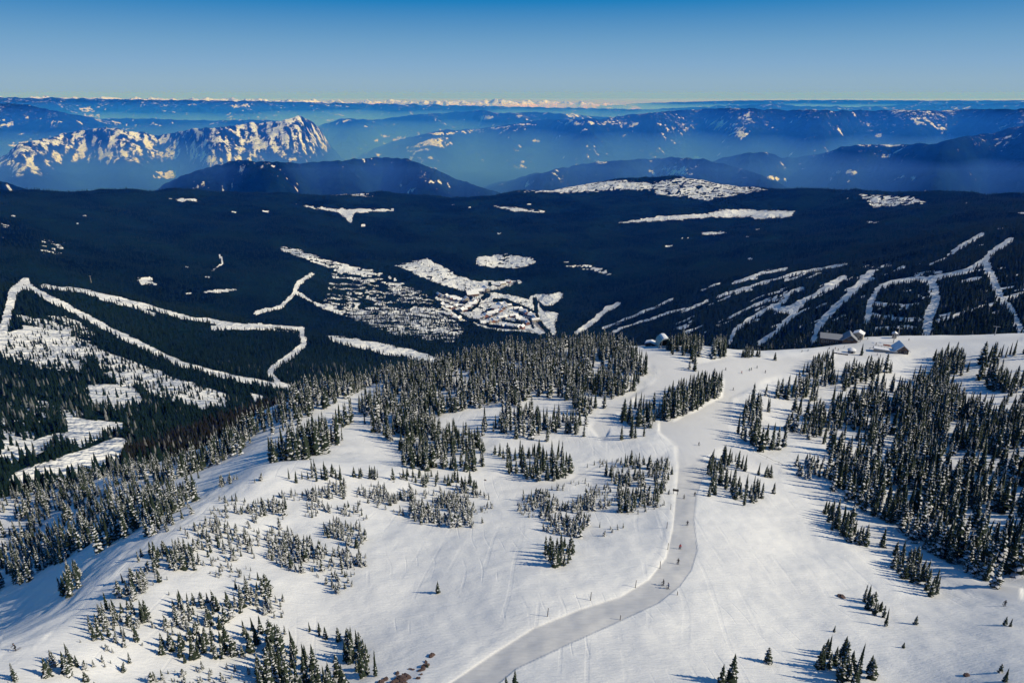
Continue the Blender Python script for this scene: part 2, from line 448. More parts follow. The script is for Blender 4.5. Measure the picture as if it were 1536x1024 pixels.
# beyond the forest plateau the ground falls to the valley floor
brow = np.interp(THS, ray(np.array([-260,0,200,400,600,768,900,1030,1200,1400,1536,1800]), np.full(12, 290))[0],
                 np.array([5300,5300,5800,6200,6600,6800,7500,7400,6500,5700,5400,5400]))[:, None]
drop = smooth(0, 1, (RHO - brow * 1.02) / 2600)
Zb = Z * (1 - drop) + FLOOR * drop
FARM = RHO > 8000
fx, fy, fr, fth = X[FARM], Y[FARM], RHO[FARM], TH[FARM]
zf = Zb[FARM].copy()
which = np.full(zf.shape, -1)
n1 = ridged(fx / 3000, fy / 3000, 60, 5) - 0.75
pk2 = ridged(fx / 2900, fy / 3600, 133, 4) - 0.55
n2 = fbm(fx / 900, fy / 900, 71, 4)
for k, (R, run, crest, rel, sn) in enumerate(RANGES):
    cu = np.array([c[0] for c in crest], float); cv = np.array([c[1] for c in crest], float)
    cth, ct = ray(cu, cv)
    o = np.argsort(cth)
    t = np.interp(fth, cth[o], ct[o], left=-9, right=-9)
    wob = 1 + 0.05 * np.sin(fth * 23 + k * 1.7) + 0.03 * np.sin(fth * 61 + k)
    Rk = R * wob
    zc = np.maximum(t, -.35) * Rk
    zc = zc + rel * (.5 if R > 36000 else .2) * fbm(fth * 70 + 9 * k, np.zeros_like(fth) + k, 300 + k, 4)
    q = (fr - Rk) / np.where(fr < Rk, run, run * 1.3)
    prof = np.exp(-np.abs(q) ** 1.5 * 1.1) if sn != 1 else np.exp(-np.abs(q) ** 1.25 * 1.25)
    base = FLOOR - 300
    h = base + (zc - base) * prof
    away = 1 - np.exp(-(q / .22) ** 2)
    if sn == 2:
        h = h + rel * prof * (1.15 * np.clip(pk2 - .12 + .25 * n2, 0, 1.0))
    else:
        h = h + rel * away * prof * ((1.3 if sn else 1.0) * n1 + (1.0 if sn else .45) * n2)
    h = np.where(t < -5, -9e3, h)
    m = h > zf
    zf = np.where(m, h, zf); which = np.where(m, k, which)
Z2 = Zb.copy(); Z2[FARM] = zf
Z = np.where(FARM, Z2, Zb)
WHICH = np.full(Z.shape, -1); WHICH[FARM] = which

# snow on the far ranges: openings by outline, sun-faced rock and snow on the white mountain
U, V = project(X, Y, Z)
ff = RHO > 9000
fu, fv = U[ff], V[ff]
fxx, fyy, fw = X[ff], Y[ff], WHICH[ff]
zfar = Z[ff]
fnn = fbm(fxx / 170 + fyy / 400, fyy / 700, 190, 4, .65)
fn = fbm(fxx / 420, fyy / 420, 90, 4); fn2 = fbm(fxx / 1500, fyy / 1500, 95, 3)
fn4 = fbm(fxx / 110 + fyy / 260, fyy / 420, 97, 3, .75)
fs = np.zeros(fu.shape)
white = fw == 4
wz = smooth(-1480, -1150, zfar)
fs = np.where(white, smooth(-.75, .95, fn * .26 + fnn * .48 + fn4 * .7 + fn2 * .15 + .42 * wz - .06) * .62 * wz, fs)
fs = np.where(fw == 11, np.clip(.62 + .25 * fnn, .3, .9), fs)
fs = np.where((fw >= 5) & (fw <= 10), smooth(.42, .85, fn * .7 + .4 * fn2 + .5 * fn4) * .6, fs)
fs = np.where((fw >= 0) & (fw <= 3), smooth(.5, .92, fn * .7 + .35 * fn2 + .5 * fn4) * .56, fs)
FOPEN = [([(607,223),(650,207),(675,205),(668,215),(640,220)],.9),([(608,227),(640,222),(645,225),(615,229)],.9),([(655,218),(685,213),(688,216),(660,221)],.8),
    ([(640,200),(700,196),(765,188),(762,192),(720,199),(650,203)],.55),([(770,187),(800,184),(800,186),(772,190)],.6),([(820,184),(850,179),(925,183),(905,187),(850,188)],.55),
    ([(1055,190),(1075,180),(1100,183),(1128,198),(1110,210),(1080,205)],.5),([(1285,217),(1350,216),(1362,219),(1300,221)],.75),
    ([(715,175),(738,173),(742,178),(722,180)],.8),([(848,170),(865,170),(875,175),(850,176)],.8),([(118,162),(138,161),(142,168),(122,167)],.9),([(120,171),(150,171),(155,176),(125,175)],.7),
    ([(0,186),(25,183),(20,188),(0,190)],.8),([(345,157),(372,156),(375,161),(350,162)],.9),([(970,255),(1024,248),(1040,262),(980,263)],.6),([(215,258),(262,256),(268,268),(225,268)],.7),
    ([(640,271),(665,271),(660,274),(645,274)],.9),([(1145,263),(1185,268),(1180,272),(1150,268)],.7),([(1237,256),(1262,256),(1260,260),(1240,260)],.6),([(1480,222),(1522,228),(1515,234),(1490,232)],.5),([(1350,265),(1375,264),(1370,270)],.6),
    ([(770,248),(798,249),(795,252),(772,252)],.8),([(545,190),(572,187),(568,194)],.6)]
fs = np.where((fw >= 0) & (fw <= 10) & (fw != 4), np.maximum(fs, np.clip(.13 + .14 * smooth(-1700, -500, zfar) + .12 * fn2 + .08 * fnn, 0, .4)), fs)
for pts, lev in FOPEN:
    ins = inside(pts, fu, fv)
    fs = np.maximum(fs, ins * smooth(-.3, .4, fn * .6 + .5 * fnn + .6 * fn4 + (lev - .5) * 1.0) * .6)
SNOW[ff] = fs

idx = np.arange(NT * NR).reshape(NT, NR)
faces = np.stack([idx[:-1, :-1], idx[1:, :-1], idx[1:, 1:], idx[:-1, 1:]], -1).reshape(-1, 4)
verts = np.stack([X, Y, Z], -1).reshape(-1, 3)
ASPH = np.zeros_like(Z); ASPH[VAL] = vr_
terrain_mesh = np_mesh('terrain', verts, faces, {'snow': SNOW.ravel(), 'groom': GROOM.ravel(), 'piste': PIST.ravel(), 'ploughed': ASPH.ravel(), 'near': NEAR.astype(np.float32).ravel()}, True)

SLOPE = Z / RHO
RUNMAX = np.maximum.accumulate(SLOPE, axis=1)


def grid_at(arr, th, lr):
    a = np.clip((th - THS[0]) / (THS[1] - THS[0]), 0, NT - 1.001)
    b = np.clip((lr - LRS[0]) / (LRS[1] - LRS[0]), 0, NR - 1.001)
    i = a.astype(int); j = b.astype(int); fa = a - i; fb = b - j
    return (arr[i, j] * (1 - fa) * (1 - fb) + arr[i + 1, j] * fa * (1 - fb) + arr[i, j + 1] * (1 - fa) * fb + arr[i + 1, j + 1] * fa * fb)


def ground(x, y):
    x = np.asarray(x, float); y = np.asarray(y, float)
    return grid_at(Z, np.arctan2(x, y), np.log(np.hypot(x, y)))


def spot(u, v, after=60.0):
    """the place on the ground seen at a pixel of the photograph"""
    th, t = ray(u, v)
    a = (float(th) - THS[0]) / (THS[1] - THS[0]); i = int(np.clip(a, 0, NT - 2)); f = a - i
    col = SLOPE[i] * (1 - f) + SLOPE[i + 1] * f
    j0 = int((math.log(after) - LRS[0]) / (LRS[1] - LRS[0]))
    hit = np.nonzero(col[j0:] >= float(t))[0]
    j = j0 + (int(hit[0]) if len(hit) else 0)
    if j > j0:
        g = (float(t) - col[j - 1]) / max(col[j] - col[j - 1], 1e-9)
        lr = LRS[j - 1] + np.clip(g, 0, 1) * (LRS[1] - LRS[0])
    else:
        lr = LRS[j]
    r = math.exp(lr)
    x, y = r * math.sin(th), r * math.cos(th)
    return x, y, float(ground(x, y))


def near_spot(u, v):
    """like spot, but kept on the near side of the ridge crest"""
    th, t = ray(u, v)
    i = int(np.clip(round((float(th) - THS[0]) / (THS[1] - THS[0])), 0, NT - 1))
    j0 = int((math.log(60) - LRS[0]) / (LRS[1] - LRS[0])); j1 = int((math.log(NEARLIM[i] + 25) - LRS[0]) / (LRS[1] - LRS[0]))
    col = SLOPE[i, j0:j1]
    hit = np.nonzero(col >= float(t))[0]
    if len(hit): return spot(u, v)
    r = math.exp(LRS[j0 + int(col.argmax())]) - 4
    x, y = r * math.sin(th), r * math.cos(th)
    return x, y, float(ground(x, y))
# ------------------------------------------------------------------ materials of the land
def terrain_material():
    m, nt, b = new_mat('snow_and_forest_ground'); g = G(nt)
    P = g.pos()
    snow = g.attr('snow'); groom = g.attr('groom'); near = g.attr('near'); piste = g.attr('piste')
    n_mid = g.noise(0.035, 5, 0.6, P); n_far = g.noise(0.0045, 6, 0.65, P)
    # forest floor / canopy far off
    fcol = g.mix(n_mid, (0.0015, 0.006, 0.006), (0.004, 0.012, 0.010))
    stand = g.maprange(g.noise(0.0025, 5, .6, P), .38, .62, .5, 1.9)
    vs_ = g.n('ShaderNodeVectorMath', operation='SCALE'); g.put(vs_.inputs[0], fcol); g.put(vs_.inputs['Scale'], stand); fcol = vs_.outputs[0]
    # open snow, with wind crust and packed patches
    streak = g.noise(0.5, 4, 0.6, g.rot(P, 35, (0.35, 2.2, 0.6)))
    big = g.noise(0.02, 4, 0.55, P)
    scol = g.mix(g.maprange(big, .3, .7), (0.685, 0.68, 0.655), (0.725, 0.72, 0.69))
    scol = g.mix(g.maprange(streak, .55, .78, 0, .16), scol, (0.56, 0.56, 0.56))
    pist_c = g.mix(g.noise(0.12, 4, .6, P), (0.595, 0.59, 0.57), (0.645, 0.64, 0.62))
    scol = g.mix(g.math('MULTIPLY', piste, .95), scol, pist_c)
    rut = g.noise(1.2, 3, .6, g.rot(P, -20, (.3, 1.6, 1)))
    road_c = g.mix(g.maprange(rut, .35, .65), (0.51, 0.505, 0.49), (0.56, 0.555, 0.54))
    scol = g.mix(groom, scol, road_c)
    scol = g.mix(g.math('MULTIPLY', g.attr('ploughed'), .8), scol, (0.16, 0.14, 0.13))
    f = g.math('ADD', snow, g.math('MULTIPLY', g.math('SUBTRACT', n_mid, .5), .5))
    nf2 = g.noise(0.007, 5, .72, P)
    f = g.math('ADD', f, g.math('MULTIPLY', g.math('SUBTRACT', nf2, .5), .9))
    nf3 = g.noise(0.03, 3, .75, g.rot(P, 20, (1.0, .5, .35)))
    f = g.math('ADD', f, g.math('MULTIPLY', g.math('SUBTRACT', nf3, .5), .55))
    f = g.maprange(f, .40, .60)
    f = g.math('MAXIMUM', f, near)
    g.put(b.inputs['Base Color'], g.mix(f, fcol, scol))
    b.inputs['Roughness'].default_value = 0.75
    g.put(b.inputs['Specular IOR Level'], g.math('MULTIPLY', f, .2))
    # fine relief: sastrugi and ski tracks near by, tree tops far off
    h1 = g.noise(0.9, 5, .62, g.rot(P, 35, (0.45, 1.5, 1)))
    h2 = g.noise(0.22, 4, .6, P)
    soft = g.math('SUBTRACT', 1.0, g.math('MULTIPLY', piste, .6))
    tk = g.n('ShaderNodeTexWave', wave_type='BANDS', bands_direction='X')
    tk.inputs['Scale'].default_value = .055; tk.inputs['Distortion'].default_value = 9
    tk.inputs['Detail'].default_value = 2; tk.inputs['Detail Scale'].default_value = .6
    g.put(tk.inputs['Vector'], g.rot(P, 28, (1, .22, 0)))
    tr = g.math('MULTIPLY', g.maprange(tk.outputs['Fac'], .93, 1.0), g.maprange(g.noise(.03, 3, .6, P), .48, .6))
    tr = g.math('MULTIPLY', tr, g.math('SUBTRACT', 1.0, groom))
    tk2 = g.n('ShaderNodeTexWave', wave_type='BANDS', bands_direction='X')
    tk2.inputs['Scale'].default_value = .09; tk2.inputs['Distortion'].default_value = 14
    tk2.inputs['Detail'].default_value = 2; tk2.inputs['Detail Scale'].default_value = .5
    g.put(tk2.inputs['Vector'], g.rot(P, -24, (1, .3, 0)))
    tr2 = g.math('MULTIPLY', g.maprange(tk2.outputs['Fac'], .95, 1.0), g.maprange(g.noise(.045, 3, .6, P), .5, .62))
    tr = g.math('ADD', tr, g.math('MULTIPLY', tr2, g.math('SUBTRACT', 1.0, groom)))
    h3 = g.noise(2.6, 3, .6, g.rot(P, -30, (.5, 1.6, 1)))
    hh = g.math('ADD', g.math('MULTIPLY', h1, .25), g.math('MULTIPLY', h2, .14))
    hh = g.math('ADD', hh, g.math('MULTIPLY', h3, .08))
    hh = g.math('SUBTRACT', hh, g.math('MULTIPLY', tr, .045))
    hh = g.math('MULTIPLY', g.math('MULTIPLY', hh, soft), near)
    nb = g.bump(hh, 0.75, 1.0)
    cr = g.noise(0.09, 3, .7, P)
    hf = g.math('MULTIPLY', g.math('MULTIPLY', cr, 7.0), g.math('SUBTRACT', 1.0, near))
    hf = g.math('ADD', hf, g.math('MULTIPLY', g.math('MULTIPLY', n_far, 130.0), g.math('SUBTRACT', 1.0, near)))
    g.put(b.inputs['Normal'], g.bump(hf, .8, 1.0, nb))
    return m


def foliage_material(name, green_lo, green_hi, snow_col=(0.70, 0.70, 0.71)):
    m, nt, b = new_mat(name); g = G(nt)
    a = g.n('ShaderNodeAttribute', attribute_name='leaf')
    sep = g.n('ShaderNodeSeparateColor'); g.put(sep.inputs[0], a.outputs['Color'])
    rnd = g.n('ShaderNodeObjectInfo').outputs['Random']
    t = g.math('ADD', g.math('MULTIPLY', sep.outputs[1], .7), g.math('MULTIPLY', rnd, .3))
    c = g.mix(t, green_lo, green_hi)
    c = g.mix(sep.outputs[2], c, (0.013, 0.011, 0.008))      # bare brown wood in leafless stands
    g.put(b.inputs['Base Color'], g.mix(sep.outputs[0], c, snow_col))
    b.inputs['Roughness'].default_value = 0.8
    b.inputs['Specular IOR Level'].default_value = 0.05
    return m


M_TERRAIN = terrain_material()
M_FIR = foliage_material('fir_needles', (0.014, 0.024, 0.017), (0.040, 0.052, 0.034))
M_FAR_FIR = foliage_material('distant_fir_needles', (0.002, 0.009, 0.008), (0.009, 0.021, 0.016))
M_BARK = plain('grey_brown_bark', (0.05, 0.035, 0.025), .9, 0, .4, 4)

terrain = link('terrain', terrain_mesh, M_TERRAIN)
tag(terrain, kind='structure')
# ------------------------------------------------------------------ conifers
def conifer(seed, tiers, nb, radius, snow, taper=0.85, droop=.35, ragged=.3, lean=0.0, clean=.04):
    """a fir one metre tall: returns crown (verts, tris, leaf colours) and trunk (verts, tris)"""
    r = np.random.default_rng(seed)
    V, Fc, A = [], [], []
    bend = lambda h: lean * h * h
    def tri_kite(b, l, t, rr, s, tn):
        i = len(V); V.extend([b, l, t, rr]); Fc.extend([(i, i + 1, i + 2), (i, i + 2, i + 3)])
        A.extend([(s, tn, 0, 1)] * 4)
    for k in range(tiers):
        f = k / (tiers - 1)
        h = clean + (1 - clean) * (f ** .92) * .97
        rad = radius * ((1 - f) ** taper * (.93 + .07 * math.sin(k * 2.3)) + .035)
        if f < .12: rad *= .75 + 2 * f
        a0 = r.uniform(0, 6.28)
        m = max(4, int(round(nb * (1 - .45 * f))))
        for j in range(m):
            if r.random() < ragged * .35: continue
            a = a0 + j * 6.283 / m + r.uniform(-.3, .3)
            L = rad * r.uniform(1 - ragged, 1 + ragged * .6)
            ca, sa = math.cos(a), math.sin(a)
            hw = L * r.uniform(.30, .48)
            dz = -droop * L * r.uniform(.6, 1.3) * (1 - .8 * f)
            up = r.uniform(.012, .03)
            bx = bend(h)
            tn = r.uniform(0, 1)
            hb = h + r.uniform(-.012, .012)
            b_ = (bx, 0, hb + up)
            mid = .58
            l_ = (bx + ca * L * mid - sa * hw, sa * L * mid + ca * hw, hb + dz * .75 - .012)
            r_ = (bx + ca * L * mid + sa * hw, sa * L * mid - ca * hw, hb + dz * .75 - .012)
            t_ = (bx + ca * L, sa * L, hb + dz)
            tri_kite(b_, l_, t_, r_, 0, tn)
            if r.random() < snow:                      # the snow lying on this bough
                q = r.uniform(.88, 1.14) if snow > .9 else r.uniform(.72, 1.04) if snow > .6 else r.uniform(.55, .95); e = .012
                l2 = (bx + ca * L * mid * q - sa * hw * q * .8, sa * L * mid * q + ca * hw * q * .8, hb + dz * .6 * q + e)
                r2 = (bx + ca * L * mid * q + sa * hw * q * .8, sa * L * mid * q - ca * hw * q * .8, hb + dz * .6 * q + e)
                t2 = (bx + ca * L * q, sa * L * q, hb + dz * .85 * q + e)
                tri_kite((bx, 0, hb + up + e), l2, t2, r2, r.uniform(.55, 1), tn)
    # dark inner core round the stem, added to block light through the crown
    i0 = len(V); n = 6
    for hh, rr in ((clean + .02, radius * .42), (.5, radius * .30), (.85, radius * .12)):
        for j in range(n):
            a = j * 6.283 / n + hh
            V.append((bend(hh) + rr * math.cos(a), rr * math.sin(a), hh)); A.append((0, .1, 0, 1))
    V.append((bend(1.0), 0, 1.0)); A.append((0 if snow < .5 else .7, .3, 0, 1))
    for ring in range(2):
        for j in range(n):
            a, b2 = i0 + ring * n + j, i0 + ring * n + (j + 1) % n
            Fc.extend([(a, b2, b2 + n), (a, b2 + n, a + n)])
    for j in range(n): Fc.append((i0 + 2 * n + j, i0 + 2 * n + (j + 1) % n, len(V) - 1))
    # trunk
    TV, TF = [], []
    rows = [(-.06, .020), (.05, .016), (.4, .011), (.8, .005), (.97, .0015)]
    for hh, rr in rows:
        for j in range(6):
            a = j * 6.283 / 6
            TV.append((bend(max(hh, 0)) + rr * math.cos(a), rr * math.sin(a), hh))
    for q in range(len(rows) - 1):
        for j in range(6):
            a, b2 = q * 6 + j, q * 6 + (j + 1) % 6
            TF.extend([(a, b2, b2 + 6), (a, b2 + 6, a + 6)])
    return (np.array(V), np.array(Fc), np.array(A, float)), (np.array(TV), np.array(TF))


def simple_fir(seed, tiers=3, n=5, r=.17):
    rg = np.random.default_rng(seed); V, Fc, A = [], [], []
    for k in range(tiers):
        h0 = k / tiers * .8; h1 = min(1, h0 + .5 - .05 * k) if k < tiers - 1 else 1.0
        rr = r * (1 - .28 * k / max(1, tiers - 1) * 1.9)
        i = len(V)
        for j in range(n):
            a = j * 6.283 / n + rg.uniform(-.3, .3) + k
            q = rr * rg.uniform(.75, 1.2)
            V.append((q * math.cos(a), q * math.sin(a), h0 + rg.uniform(0, .06) - .02)); A.append((0, rg.uniform(0, .8), 0, 1))
        V.append((rg.uniform(-.01, .01), 0, h1)); A.append((0, rg.uniform(.3, 1), 0, 1))
        for j in range(n): Fc.append((i + j, i + (j + 1) % n, i + n))
    return np.array(V), np.array(Fc), np.array(A, float)


def scatter_mesh(name, variants, x, y, z, h, wid, vid, tint=None, brown=None, snowk=None, rng=RNG):
    """many trees of one forest as one mesh"""
    Vs, Fs, As = [], [], []; off = 0
    rot = rng.uniform(0, 6.283, len(x))
    for k, (v, f, a) in enumerate(variants):
        s = np.nonzero(vid == k)[0]
        if not len(s): continue
        c, sn = np.cos(rot[s])[:, None], np.sin(rot[s])[:, None]
        W = (h[s] * wid[s])[:, None]
        vx = (v[None, :, 0] * c - v[None, :, 1] * sn) * W + x[s][:, None]
        vy = (v[None, :, 0] * sn + v[None, :, 1] * c) * W + y[s][:, None]
        vz = v[None, :, 2] * h[s][:, None] + z[s][:, None]
        Vs.append(np.stack([vx, vy, vz], -1).reshape(-1, 3))
        Fs.append((f[None] + (np.arange(len(s)) * len(v))[:, None, None]).reshape(-1, 3) + off)
        aa = np.repeat(a[None], len(s), 0)
        if tint is not None: aa[:, :, 1] = np.clip(aa[:, :, 1] * .4 + tint[s][:, None] * .6, 0, 1)
        if brown is not None: aa[:, :, 2] = brown[s][:, None]
        if snowk is not None: aa[:, :, 0] = np.maximum(aa[:, :, 0], snowk[s][:, None] * (aa[:, :, 1] > .5))
        As.append(aa.reshape(-1, 4)); off += len(s) * len(v)
    return np_mesh(name, np.concatenate(Vs), np.concatenate(Fs), {'leaf': np.concatenate(As)})


# ---- the valley and far plateau forest, one mass
FAR_VAR = [simple_fir(100 + k, 3, 5, .17 + .02 * (k % 3)) for k in range(5)]
FAR_LOW = [simple_fir(200 + k, 2, 4, .19) for k in range(3)]


def valley_forest():
    bands = [(330, 900, 5.2, 0), (900, 1500, 7.0, 0), (1500, 2300, 9.0, 0), (2300, 3300, 11.5, 1), (3300, 5000, 16.0, 1), (5000, 8600, 25, 1)]
    out = []
    for r0, r1, s, lod in bands:
        n = int((TH1 - TH0) / 2 * (r1 * r1 - r0 * r0) / (s * s))
        th = RNG.uniform(TH0 + .02, TH1 - .02, n); r = np.sqrt(RNG.uniform(r0 * r0, r1 * r1, n)); lr = np.log(r)
        lim = np.interp(th, THS, NEARLIM)
        z = grid_at(Z, th, lr); op = grid_at(OPENNESS, th, lr)
        x, y = r * np.sin(th), r * np.cos(th)
        h = RNG.uniform(8, 17, n) * (1 + .25 * gnoise(x / 140, y / 140, 77))
        vis = (z + h) / r > grid_at(RUNMAX, th, lr) - .012
        clump = fbm(x / 38, y / 38, 55, 3)
        keep = vis & (r > lim + 12) & (RNG.random(n) > op * 1.02 - .0) & (r < np.interp(th, THS, brow[:, 0]) * 1.12)
        keep &= (op > .02) | (RNG.random(n) < .92 + clump)
        u, v = project(x, y, z)
        bro = inside([(120,700),(200,672),(300,640),(400,605),(440,600),(450,612),(330,668),(280,692),(200,700)], u, v)
        th_, x, y, z, h, bro, op = th[keep], x[keep], y[keep], z[keep], h[keep], bro[keep], op[keep]
        h = np.where(op > .3, h * RNG.uniform(.45, .95, len(h)), h)
        out.append((x, y, z - .4, h, np.full(len(x), lod), bro))
    x, y, z, h, lod, bro = (np.concatenate(q) for q in zip(*out))
    vid = np.where(lod == 0, RNG.integers(0, 5, len(x)), 5 + RNG.integers(0, 3, len(x)))
    me = scatter_mesh('valley_forest', FAR_VAR + FAR_LOW, x, y, z, h, RNG.uniform(.8, 1.25, len(x)), vid,
                      tint=np.clip(.45 + .8 * fbm(x / 420, y / 420, 401, 4) + RNG.uniform(-.2, .2, len(x)), 0, 1), brown=np.where(bro, RNG.uniform(.5, 1, len(x)), 0.0),
                      snowk=np.where((np.hypot(x, y) < 1500) & (RNG.random(len(x)) < .12), RNG.uniform(.05, .22, len(x)), 0))
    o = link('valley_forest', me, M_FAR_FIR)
    tag(o, kind='stuff')
    return len(x)


N_VALLEY = valley_forest()

